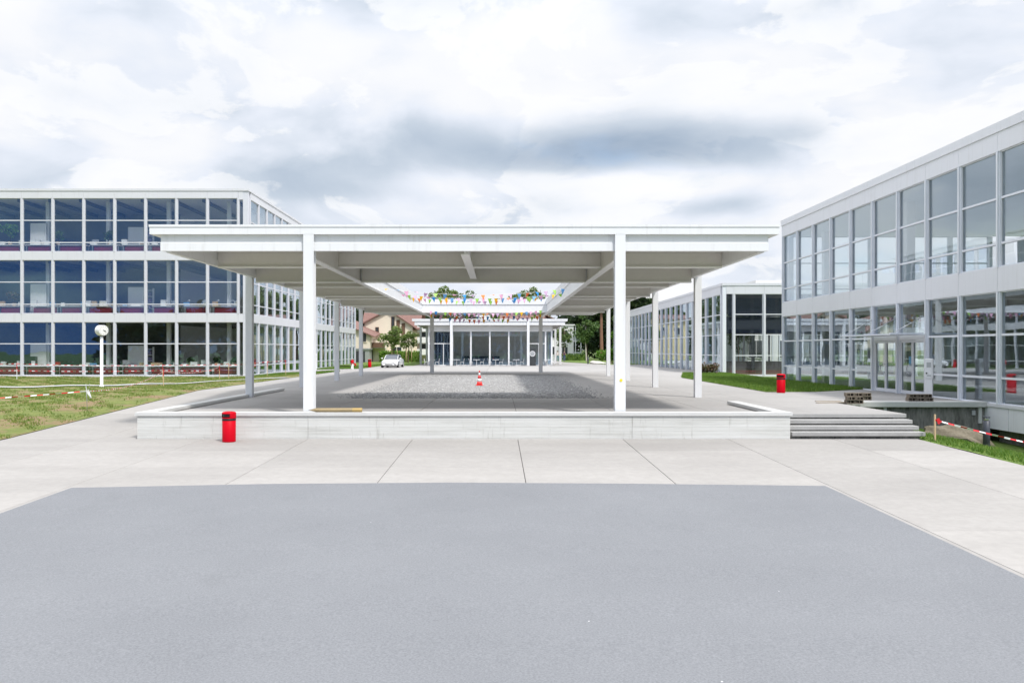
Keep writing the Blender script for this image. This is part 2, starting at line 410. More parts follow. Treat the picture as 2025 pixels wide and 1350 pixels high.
def bx(name, lo, hi, m, parent=None, local=False, bev=0.0):
    """box between two corners; world coordinates unless local"""
    c = [(a + b) / 2 for a, b in zip(lo, hi)]
    d = [abs(b - a) for a, b in zip(lo, hi)]
    o = bpy.data.objects.new(name, box_mesh(*d, m, bev))
    if parent is not None and not local:
        c = [a - b for a, b in zip(c, parent.location)] if parent.parent is None else [a - b - e for a, b, e in zip(c, parent.location, parent.parent.location)]
    o.location = c
    return link(o, parent)
def mesh_obj(name, verts, faces, m, parent=None, loc=(0, 0, 0), smooth=False, mats=None, midx=None):
    me = bpy.data.meshes.new(name)
    me.from_pydata([tuple(v) for v in verts], [], [tuple(f) for f in faces])
    for mm in (mats or [m]): me.materials.append(MAT[mm])
    if midx is not None: me.polygons.foreach_set('material_index', list(midx))
    if smooth: me.polygons.foreach_set('use_smooth', [True] * len(me.polygons))
    me.update()
    o = bpy.data.objects.new(name, me); o.location = loc
    return link(o, parent)
def np_obj(name, V, Fc, m, parent=None, loc=(0, 0, 0), smooth=False):
    """fast mesh from arrays; Fc (n,k) all faces of k corners"""
    me = bpy.data.meshes.new(name)
    V = np.asarray(V, np.float32); Fc = np.asarray(Fc, np.int32); k = Fc.shape[1]
    me.vertices.add(len(V)); me.vertices.foreach_set('co', V.ravel())
    me.loops.add(Fc.size); me.loops.foreach_set('vertex_index', Fc.ravel())
    me.polygons.add(len(Fc))
    me.polygons.foreach_set('loop_start', np.arange(0, Fc.size, k, dtype=np.int32))
    me.polygons.foreach_set('loop_total', np.full(len(Fc), k, np.int32))
    if smooth: me.polygons.foreach_set('use_smooth', np.ones(len(Fc), bool))
    me.update(calc_edges=True); me.validate()
    me.materials.append(MAT[m])
    o = bpy.data.objects.new(name, me); o.location = loc
    return link(o, parent)
def bm_obj(name, bm, m, parent=None, loc=(0, 0, 0), smooth=False):
    me = bpy.data.meshes.new(name); bm.to_mesh(me); bm.free()
    me.materials.append(MAT[m])
    if smooth: me.polygons.foreach_set('use_smooth', [True] * len(me.polygons))
    o = bpy.data.objects.new(name, me); o.location = loc
    return link(o, parent)
def tube_geo(pts, rads, n=8):
    V, Fc = [], []
    up = Vector((0.01, 0.02, 1))
    for i, (p, r) in enumerate(zip(pts, rads)):
        p = Vector(p)
        d = (Vector(pts[min(i + 1, len(pts) - 1)]) - Vector(pts[max(i - 1, 0)])).normalized()
        a = d.cross(Vector((1, 0.03, 0.02)) if abs(d.z) > 0.9 else up).normalized(); b_ = d.cross(a)
        for k in range(n):
            th = 2 * math.pi * k / n
            V.append(p + (a * math.cos(th) + b_ * math.sin(th)) * r)
    for i in range(len(pts) - 1):
        for k in range(n):
            Fc.append((i * n + k, i * n + (k + 1) % n, (i + 1) * n + (k + 1) % n, (i + 1) * n + k))
    Fc.append(tuple(range(n))[::-1]); Fc.append(tuple((len(pts) - 1) * n + k for k in range(n)))
    return V, Fc
def tube(name, pts, rads, m, parent=None, n=8, smooth=True, loc=(0, 0, 0)):
    if not isinstance(rads, (list, tuple)): rads = [rads] * len(pts)
    V, Fc = tube_geo(pts, rads, n)
    return mesh_obj(name, V, Fc, m, parent, loc, smooth)
def lathe(name, prof, m, parent=None, loc=(0, 0, 0), n=24, smooth=True, sy=1.0):
    """closed turned solid; prof = [(radius, z)]"""
    V, Fc = [], []
    for r, z in prof:
        for k in range(n):
            th = 2 * math.pi * k / n
            V.append((r * math.cos(th), r * math.sin(th) * sy, z))
    for i in range(len(prof) - 1):
        for k in range(n):
            Fc.append((i * n + k, i * n + (k + 1) % n, (i + 1) * n + (k + 1) % n, (i + 1) * n + k))
    Fc.append(tuple(range(n))[::-1]); Fc.append(tuple((len(prof) - 1) * n + k for k in range(n)))
    return mesh_obj(name, V, Fc, m, parent, loc, smooth)
def ring_xz(name, r, y0, y1, m, parent, loc, n=28):
    V, Fc = [], []
    for y in (y0, y1):
        for k in range(n):
            th = 2 * math.pi * k / n
            V.append((r * math.cos(th), y, r * math.sin(th)))
    for k in range(n): Fc.append((k, (k + 1) % n, n + (k + 1) % n, n + k))
    Fc.append(tuple(range(n))); Fc.append(tuple(n + k for k in range(n))[::-1])
    return mesh_obj(name, V, Fc, m, parent, loc)
def sstep(a, b, x):
    t = np.clip((x - a) / (b - a), 0, 1); return t * t * (3 - 2 * t)

# ------------------------------------------------------------------ levels of the place
Y_WALL = 24.2                 # front of the low wall that carries the canopy deck
SLOPE = 0.01885
def plaza_z(y): return -0.645 - SLOPE * (Y_WALL - y)
RAMP = 0.645 / (39.6 - Y_WALL)
def left_z(y):                 # paving beside the deck on the left: plaza slope, then a ramp up to deck level
    return plaza_z(y) if y < Y_WALL else min(0.0, -0.645 + RAMP * (y - Y_WALL))
X_LAWN = -14.3
XC = -1.0

# ------------------------------------------------------------------ the setting: ground sheet
def grid_sheet(name, xs, ys, zf, m, kind='structure', parent=None, label=None):
    xs = np.asarray(xs, float); ys = np.asarray(ys, float)
    XX, YY = np.meshgrid(xs, ys); ZZ = zf(XX, YY)
    V = np.stack([XX.ravel(), YY.ravel(), ZZ.ravel()], 1)
    nx, ny = len(xs), len(ys)
    i = np.arange(nx - 1)[None, :] + nx * np.arange(ny - 1)[:, None]
    i = i.ravel(); Fc = np.stack([i, i + 1, i + 1 + nx, i + nx], 1)
    o = np_obj(name, V, Fc, m, parent, smooth=True)
    if parent is None: tag(o, kind=kind)
    return o
def ground_h(x, y):
    near = -2.4 + 2.0 * sstep(30, 62, y)
    return near + 0.33 * sstep(66, 105, y)
gx = np.concatenate([[-1500, -600, -250], np.linspace(-120, 120, 25), [250, 600, 1500]])
gy = np.concatenate([[-900, -300, -100], np.linspace(-20, 160, 37), [220, 400, 1000, 2400]])
grid_sheet('ground', gx, gy, ground_h, 'meadow')

# lower plaza: bedding sheet with slabs laid on it
S = 3.05                       # slab width between the long joints
XJ = [-14.35 + 0.0] + [0.57 + S * k for k in range(-4, 4)]        # -11.63 ... 9.72
XJ = [-14.3] + [x for x in XJ if x > -14.0] + [12.2]
YJ = [3.6, 6.7, 9.8, 12.9, 16.0, 19.05, 21.75, 24.2]
V = [(-14.35, 0, plaza_z(0) - 0.03), (12.25, 0, plaza_z(0) - 0.03), (12.25, 25.5, plaza_z(25.5) - 0.03), (-10.4, 25.5, plaza_z(25.5) - 0.03), (-14.35, 25.5, plaza_z(25.5) - 0.03)]
plaza = tag(mesh_obj('plaza', V, [(0, 1, 2, 3, 4)], 'joint'), kind='structure')
_slabs = {}
def slab(parent, x0, x1, y0, y1, zf, m, gx_=0.0065, gy_=0.0025, name='paving_slab', th=0.10):
    x0 += gx_; x1 -= gx_; y0 += gy_; y1 -= gy_
    za, zb = zf(y0), zf(y1); dz = (zb - za) / 2
    key = (round(x1 - x0, 3), round(y1 - y0, 3), round(dz, 4), m)
    if key not in _slabs:
        hx, hy = (x1 - x0) / 2, (y1 - y0) / 2; e = 0.006
        V = [(-hx, -hy, -dz - th), (hx, -hy, -dz - th), (hx, hy, dz - th), (-hx, hy, dz - th),
             (-hx, -hy, -dz - e), (hx, -hy, -dz - e), (hx, hy, dz - e), (-hx, hy, dz - e),
             (-hx + e, -hy + e, -dz), (hx - e, -hy + e, -dz), (hx - e, hy - e, dz), (-hx + e, hy - e, dz)]
        Fq = [(0, 3, 2, 1)] + [(a, (a + 1) % 4, 4 + (a + 1) % 4, 4 + a) for a in range(4)] + [(4 + a, 4 + (a + 1) % 4, 8 + (a + 1) % 4, 8 + a) for a in range(4)] + [(8, 9, 10, 11)]
        me = bpy.data.meshes.new('slab'); me.from_pydata(V, [], Fq); me.materials.append(MAT[m]); _slabs[key] = me
    o = bpy.data.objects.new(name, _slabs[key])
    o.location = ((x0 + x1) / 2, (y0 + y1) / 2, (za + zb) / 2)
    link(o, parent)
for xa, xb in zip(XJ[:-1], XJ[1:]):
    for ya, yb in zip(YJ[:-1], YJ[1:]):
        slab(plaza, xa, xb, ya, yb, plaza_z, 'slab')
# the grey coated area in front
me_v, me_f = [], []
edge = [(-8.45, 2.0), (6.56, 2.0), (6.56, 16.68), (2.6, 16.93), (-1.0, 17.05), (-4.6, 16.9), (-8.45, 16.47)]
n = len(edge)
V = [(x, y, plaza_z(y) + 0.009) for x, y in edge] + [(x, y, plaza_z(y) - 0.02) for x, y in edge]
Fq = [tuple(range(n))] + [(i, n + i, n + (i + 1) % n, (i + 1) % n) for i in range(n)]
tag(mesh_obj('asphalt_surface', V, Fq, 'grey_coating'), kind='structure')

# ramp paving on the left, beside the deck wall
ramp = tag(mesh_obj('ramp', [(-14.35, 24.2, -0.675), (-10.56, 24.2, -0.675), (-10.56, 39.7, -0.03), (-14.35, 39.7, -0.03)], [(0, 1, 2, 3)], 'joint'), kind='structure')
YR = [24.2, 27.28, 30.36, 33.44, 36.52, 39.6]
for ya, yb in zip(YR[:-1], YR[1:]):
    for xa, xb in ((-14.3, -11.63), (-11.63, -10.56)):
        slab(ramp, xa, xb, ya, yb, left_z, 'slab')

# deck at canopy level
def flat0(y): return 0.0
deck = tag(mesh_obj('deck',
    [(-14.3, 39.6, -0.02), (-10.56, 39.6, -0.02), (-10.56, 24.3, -0.02), (8.55, 24.3, -0.02), (8.55, 25.3, -0.02), (12.4, 25.3, -0.02), (12.4, 30.45, -0.02),
     (17.9, 30.45, -0.02), (17.9, 52.3, -0.02), (18.55, 68, -0.02), (18.55, 150, -0.02), (-14.3, 150, -0.02)], [tuple(range(12))], 'joint'), kind='structure')
PX0, PX1, PY0, PY1 = -6.0, 4.0, 33.6, 64.2           # pebble field under the roof opening
def deck_rect(x0, x1, y0, y1):
    slab(deck, x0, x1, y0, y1, flat0, 'deck_slab', name='deck_slab', th=0.06)
XD = [-10.5, -8.58, -5.53, -2.48, 0.57, 3.62, 6.67, 8.52]
YD = [24.3, 27.4, 30.5, 33.6, 36.65, 39.6]
XDR = [8.52, 9.72, 12.4]
for ya, yb in zip(YD[:-1], YD[1:]):
    for xa, xb in zip(XD[:-1], XD[1:]):
        if ya < PY0 - 0.1: deck_rect(xa, xb, ya, yb)
        else:
            if xb <= PX0 + 0.6 and xa < PX0:
                deck_rect(xa, min(xb, PX0), ya, yb)
            elif xa < PX0 < xb: deck_rect(xa, PX0, ya, yb)
            elif xb > PX1 > xa: deck_rect(PX1, xb, ya, yb)
            elif xa >= PX1: deck_rect(xa, xb, ya, yb)
for xa, xb in zip(XDR[:-1], XDR[1:]):
    for ya, yb in ((25.3, 27.4), (27.4, 30.5), (30.5, 33.6), (33.6, 36.65), (36.65, 39.6)):
        deck_rect(xa, xb, ya, yb)
for ya, yb in ((30.5, 33.6), (33.6, 36.65), (36.65, 39.6)):
    deck_rect(12.4, 15.1, ya, yb); deck_rect(15.1, 17.85, ya, yb)
# further back the joints are too fine to pick out: long lanes of slab
YF = [39.6 + 6.1 * k for k in range(19)]
for ya, yb in zip(YF[:-1], YF[1:]):
    for xa, xb in ((-14.3, -10.5), (-10.5, PX0), (PX0, -1.0), (-1.0, PX1), (PX1, 8.52), (8.52, 12.4), (12.4, 18.5)):
        if PX0 <= xa and xb <= PX1 and ya < PY1:
            if yb > PY1: deck_rect(xa, xb, PY1, yb)
            continue
        if xa >= 12.4 and ya < 51: xb = 17.85
        deck_rect(xa, xb, ya, yb)
# paved entrance apron to the left building
apron = tag(mesh_obj('path', [(-20.1, 75.5, -0.12), (-14.3, 75.5, 0.0), (-14.3, 84.5, 0.0), (-20.1, 84.5, -0.12)], [(0, 1, 2, 3)], 'deck_slab'), kind='structure')

# pebble field: a bed and loose flat stones, far too many to count
tag(mesh_obj('pebble_bed', [(PX0, PY0, -0.012), (PX1, PY0, -0.012), (PX1, PY1, -0.012), (PX0, PY1, -0.012)], [(0, 1, 2, 3)], 'stone_light'), kind='structure')
def stones(name, n, x0, x1, y0, y1, smin, smax, m, label):
    k = 6
    cx = rng.uniform(x0, x1, n); cy = rng.uniform(y0, y1, n); s = rng.uniform(smin, smax, n) ** 1.0
    stray = rng.random(n) < 0.05
    cx = np.where(stray, np.where(rng.random(n) < 0.5, x0, x1) + rng.normal(0, 0.35, n), cx)
    st2 = rng.random(n) < 0.02; cy = np.where(st2, y0 - np.abs(rng.normal(0, 0.25, n)), cy); s = np.where(stray | st2, s * 0.7, s)
    rot = rng.uniform(0, 2 * np.pi, n); hgt = s * rng.uniform(0.12, 0.34, n); asp = rng.uniform(0.55, 1.0, n)
    tx, ty = rng.normal(0, 0.16, (2, n))
    V = np.zeros((n, 2 * k, 3), np.float32)
    for j in range(k):
        a = 2 * np.pi * j / k + rng.uniform(-0.3, 0.3, n); rr = s * rng.uniform(0.7, 1.1, n)
        lx, ly = rr * np.cos(a), rr * np.sin(a) * asp
        X = lx * np.cos(rot) - ly * np.sin(rot); Y = lx * np.sin(rot) + ly * np.cos(rot)
        V[:, j] = np.stack([cx + X, cy + Y, np.full(n, -0.01)], 1)
        V[:, k + j] = np.stack([cx + X * 0.72, cy + Y * 0.72, hgt + X * tx + Y * ty + 0.01], 1)
    base = (np.arange(n) * 2 * k)[:, None]
    side = np.concatenate([np.stack([np.full(n, j), np.full(n, (j + 1) % k), np.full(n, k + (j + 1) % k), np.full(n, k + j)], 1) + base for j in range(k)])
    top = np.concatenate([np.stack([np.full(n, k + a) for a in q], 1) + base for q in ((0, 1, 2, 3), (0, 3, 4, 5))])
    o = np_obj(name, V.reshape(-1, 3), np.concatenate([side, top]), m)
    return tag(o, label, 'pebbles', kind='stuff')
m, t, b, out = new_mat('pebble')
r = t.add('ShaderNodeNewGeometry').outputs['Random Per Island']
t.put(b.inputs['Base Color'], t.ramp(r, [(0.0, (0.26, 0.255, 0.25)), (0.35, (0.30, 0.295, 0.29)), (0.85, (0.345, 0.34, 0.335)), (1.0, (0.48, 0.48, 0.47))]))
b.inputs['Roughness'].default_value = 0.85
stones('pebbles', 30000, PX0 + 0.1, PX1 - 0.1, PY0 + 0.1, PY1 - 0.1, 0.035, 0.085, 'pebble', 'loose pale grey pebbles spread under the roof opening')

# ------------------------------------------------------------------ lawns
def lawn_left_h(x, y):
    e = np.vectorize(left_z)(y) + 0.0
    flat = -0.24 + 0.0 * x
    t = sstep(0.0, 7.0, X_LAWN - x)
    near = np.where(y < 30, -0.55, 0) * sstep(34, 24, y) * 0.6
    h = e * (1 - t) + (flat + near) * t + 0.015
    return h + 0.03 * np.sin(x * 1.3 + y * 0.7) * t
PATH_PTS = [(-14.25, 56.5), (-18, 54.2), (-24, 50.0), (-30, 46.6), (-40, 42.5), (-52, 39)]
lx_ = np.concatenate([np.linspace(-60, -32, 8), np.linspace(-31, X_LAWN, 40)])
ly_ = np.linspace(10, 67.3, 80)
grid_sheet('lawn', lx_, ly_, lawn_left_h, 'turf_worn')
# strip of lawn along the long side of the left building
def lawn_strip_h(x, y):
    t = np.clip((X_LAWN - x) / 6.0, 0, 1); return 0.02 - 0.26 * t
grid_sheet('lawn', np.linspace(-20.3, X_LAWN, 8), np.linspace(67.2, 75.5, 8), lawn_strip_h, 'turf')
grid_sheet('lawn', np.linspace(-20.3, X_LAWN + 0.4, 8), np.linspace(84.5, 150, 30), lawn_strip_h, 'turf')
# gravel path across the lawn
def poly_strip(pts, w, zf, lift):
    V, Fq = [], []
    for i, (x, y) in enumerate(pts):
        a = Vector(pts[max(i - 1, 0)]); b_ = Vector(pts[min(i + 1, len(pts) - 1)])
        d = (b_ - a).normalized(); nrm = Vector((-d.y, d.x))
        for s in (-1, 1):
            q = Vector((x, y)) + nrm * s * w / 2
            V.append((q.x, q.y, float(zf(np.array(min(q.x, X_LAWN - 0.01)), np.array(q.y))) + lift))
    for i in range(len(pts) - 1): Fq.append((2 * i, 2 * i + 1, 2 * i + 3, 2 * i + 2))
    return V, Fq
fine = []
for (a, b_) in zip(PATH_PTS[:-1], PATH_PTS[1:]):
    for k in range(8): fine.append((a[0] + (b_[0] - a[0]) * k / 8, a[1] + (b_[1] - a[1]) * k / 8))
V, Fq = poly_strip(fine, 1.5, lawn_left_h, 0.045)
tag(mesh_obj('path', V, Fq, 'gravel_white'), kind='structure')
# lawn patch on the right, before the two glass buildings
gp = [(12.3, 38.2), (14.6, 38.3), (17.9, 40.8), (17.9, 52.3), (18.55, 68.4), (15.2, 68.4), (12.7, 57.5)]
V = [(x, y, 0.035) for x, y in gp] + [(x, y, -0.05) for x, y in gp]; n = len(gp)
tag(mesh_obj('lawn', V, [tuple(range(n))] + [(i, n + i, n + (i + 1) % n, (i + 1) % n) for i in range(n)], 'turf'), kind='structure')
grid_sheet('lawn', np.linspace(17.0, 40, 10), np.linspace(52.3, 68.6, 8), lambda x, y: 0.03 - 0.30 * sstep(55, 66, y), 'turf')
# sunken lawn in front of the right building
def lawn_right_h(x, y):
    return (-0.645 - SLOPE * (Y_WALL - y)) * 1.0 - 0.0 - (1.0 + 0.02 * (Y_WALL - y)) * sstep(0.0, 6.0, x - 12.2) + 0.02 * np.sin(3 * x + y)
grid_sheet('lawn', np.linspace(12.18, 18.4, 16), np.linspace(8, 30.7, 40), lawn_right_h, 'turf')
# back lawns behind the paved court
grid_sheet('lawn', np.linspace(-20, -10.2, 8), np.linspace(100, 150, 8), lambda x, y: 0.03 + 0 * x, 'turf')
V = [(10.2, 128, 0.03), (14.2, 108, 0.03), (18.5, 108, 0.03), (18.5, 150, 0.03), (10.2, 150, 0.03)]
tag(mesh_obj('lawn', V, [(0, 1, 2, 3, 4)], 'turf'), kind='structure')

def in_path(x, y, w=0.85):
    d = np.full(x.shape, 1e9)
    for a, b_ in zip(PATH_PTS[:-1], PATH_PTS[1:]):
        a = np.array(a); b_ = np.array(b_); ab = b_ - a
        t = np.clip(((x - a[0]) * ab[0] + (y - a[1]) * ab[1]) / (ab @ ab), 0, 1)
        d = np.minimum(d, np.hypot(x - a[0] - t * ab[0], y - a[1] - t * ab[1]))
    return d < w
def blades(name, x, y, z, hmin, hmax, wid, m, label, per=3):
    n0 = len(x); x = np.repeat(x, per) + rng.normal(0, 0.035, n0 * per); y = np.repeat(y, per) + rng.normal(0, 0.035, n0 * per); z = np.repeat(z, per)
    n = len(x); h = rng.uniform(hmin, hmax, n); th = rng.uniform(0, 2 * np.pi, n); w = wid * rng.uniform(0.6, 1.3, n)
    lean = rng.normal(0, 0.45, (2, n)) * h
    dx_, dy_ = np.cos(th) * w / 2, np.sin(th) * w / 2
    V = np.zeros((n, 3, 3), np.float32)
    V[:, 0] = np.stack([x - dx_, y - dy_, z - 0.01], 1); V[:, 1] = np.stack([x + dx_, y + dy_, z - 0.01], 1)
    V[:, 2] = np.stack([x + lean[0], y + lean[1], z + h], 1)
    o = np_obj(name, V.reshape(-1, 3), np.arange(3 * n).reshape(-1, 3), m)
    return tag(o, label, 'grass', kind='stuff')
# worn lawn: clumps thin out where the soil shows
N = 125000
x = X_LAWN + 0.1 - rng.power(1.0, N) * 34; y = 24.0 + 43 * rng.uniform(0, 1, N) ** 1.25
keep = (x < X_LAWN - 0.02 + 0.07 * np.sin(y * 5) + 0.05 * np.sin(y * 13)) & (~in_path(x, y)) & (-x / y < 1.0)
patch = np.sin(x * 1.9 + 1.3 * np.sin(y * 0.9)) * np.sin(y * 1.4 + 1.7 * np.sin(x * 0.8)) + 0.6 * np.sin(x * 4.1 + y * 3.3)
patch += rng.normal(0, 0.5, N) - 0.9 * np.exp(-((X_LAWN - x) / 1.6))
keep &= patch > 0.05
x, y = x[keep], y[keep]
blades('grass', x, y, lawn_left_h(x, y), 0.03, 0.09, 0.03, 'blade_worn', 'patchy yellowish grass on the worn lawn at left')
N = 14000
x = rng.uniform(12.3, 17.9, N); y = 12 + 18.3 * rng.uniform(0, 1, N)
k = x < 16.2 + rng.normal(0, 0.35, N)
x, y = x[k], y[k]
blades('grass', x, y, lawn_right_h(x, y), 0.04, 0.12, 0.028, 'blade', 'bright green grass beside the sunken basement wall at right')
N = 26000
x = rng.uniform(12.3, 18.5, N); y = rng.uniform(38, 68.3, N)
gpa = np.array(gp)
def inside(px_, py_, poly):
    c = np.zeros(px_.shape, bool); j = len(poly) - 1
    for i in range(len(poly)):
        xi, yi = poly[i]; xj, yj = poly[j]
        hit = ((yi > py_) != (yj > py_)) & (px_ < (xj - xi) * (py_ - yi) / (yj - yi + 1e-12) + xi)
        c ^= hit; j = i
    return c
k = inside(x, y, gp)
x, y = x[k], y[k]
blades('grass', x, y, np.full(len(x), 0.035), 0.04, 0.13, 0.035, 'blade', 'lush green grass patch before the glass buildings at right', per=3)
N = 16000
x = rng.uniform(-20.2, X_LAWN, N); y = np.concatenate([rng.uniform(67.3, 75.4, N // 3), rng.uniform(84.6, 110, N - N // 3)])
blades('grass', x, y, lawn_strip_h(x, y), 0.05, 0.13, 0.05, 'blade', 'green grass strip along the side of the left building', per=2)

# ------------------------------------------------------------------ low wall in front of the deck
wall = thing('retaining_wall', 'long pale board-marked concrete wall below the white canopy', 'wall', (XC, Y_WALL, -0.7))
for xa, xb in ((-10.5, -5.53), (-5.53, 3.9), (3.9, 8.5)):
    bx('wall_section', (xa + 0.004, Y_WALL, -0.95), (xb - 0.004, Y_WALL + 0.32, 0.02), 'concrete_wall', wall)
bx('coping', (-10.56, Y_WALL - 0.04, 0.02), (8.56, Y_WALL + 0.36, 0.125), 'concrete_cap', wall, bev=0.008)
bx('side_wall', (-10.5, Y_WALL + 0.32, -0.95), (-10.2, 39.6, 0.02), 'concrete_wall', wall)
bx('side_coping', (-10.545, Y_WALL + 0.362, 0.02), (-10.16, 39.6, 0.122), 'concrete_cap', wall, bev=0.008)
bx('side_wall', (8.2, Y_WALL + 0.32, -0.95), (8.5, 29.6, 0.02), 'concrete_wall', wall)
bx('side_coping', (8.15, Y_WALL + 0.362, 0.02), (8.545, 29.6, 0.122), 'concrete_cap', wall, bev=0.008)

# steps at the right end of the wall
stairs = thing('stairs', 'broad grey concrete steps rising to the canopy deck at right', 'stairs', (10.5, 24.2, -0.65))
for i, (yf, zt) in enumerate(((24.2, -0.455), (24.56, -0.31), (24.92, -0.155), (25.28, 0.0))):
    back = (24.56, 24.92, 25.28, 25.62)[i]
    xr = 12.44 - 0.01 * i
    bx('step', (8.56, yf, zt - 0.115), (xr, back + 0.06 if i < 3 else back, zt - 0.001 * (i == 3)), 'concrete_step', stairs, bev=0.01)
    bx('riser', (8.56, yf + 0.07, zt - 0.26), (xr - 0.14, back + 0.05, zt - 0.117), 'concrete_old', stairs)
bx('stringer', (12.02, 25.3, -1.3), (12.36, 30.4, -0.06), 'concrete_old', stairs)

# landing and stained retaining wall at the right building
land = thing('retaining_wall', 'dark stained concrete retaining wall below the entrance landing at right', 'wall', (15.2, 30.5, -1.2))
bx('wall_face', (12.36, 30.55, -1.9), (17.86, 30.85, -0.16), 'concrete_old', land)
bx('landing_edge', (12.75, 30.40, -0.155), (17.90, 30.95, 0.045), 'concrete_cap', land, bev=0.012)
bx('downpipe', (14.15, 30.50, -0.62), (14.25, 30.57, -0.17), 'concrete_cap', land)
bx('downpipe', (17.62, 30.49, -0.75), (17.74, 30.56, -0.17), 'concrete_cap', land)
bx('junction_box', (17.38, 30.49, -0.45), (17.5, 30.56, -0.28), 'galv', land)

# ------------------------------------------------------------------ canopy
def h_column(name, cx, cy, z0, z1, parent, along='y', w=0.31, tf=0.028, tw=0.02, m='white_steel'):
    """rolled H section; along='y': flanges face +-Y"""
    h = w / 2
    prof = [(-h, -h), (h, -h), (h, -h + tf), (tw / 2, -h + tf), (tw / 2, h - tf), (h, h - tf), (h, h), (-h, h), (-h, h - tf), (-tw / 2, h - tf), (-tw / 2, -h + tf), (-h, -h + tf)]
    if along == 'x': prof = [(y_, x_) for x_, y_ in prof][::-1]
    key = ('hcol', w, round(z1 - z0, 3), along, m)
    if key not in _cache:
        n = len(prof); V = [(x_, y_, 0) for x_, y_ in prof] + [(x_, y_, z1 - z0) for x_, y_ in prof]
        Fq = [(i, (i + 1) % n, n + (i + 1) % n, n + i) for i in range(n)] + [tuple(range(n))[::-1], tuple(range(n, 2 * n))]
        me = bpy.data.meshes.new('h_column'); me.from_pydata(V, [], Fq); me.materials.append(MAT[m]); _cache[key] = me
    o = bpy.data.objects.new(name, _cache[key])
    o.location = (cx - parent.location[0], cy - parent.location[1], z0 - parent.location[2])
    return link(o, parent)

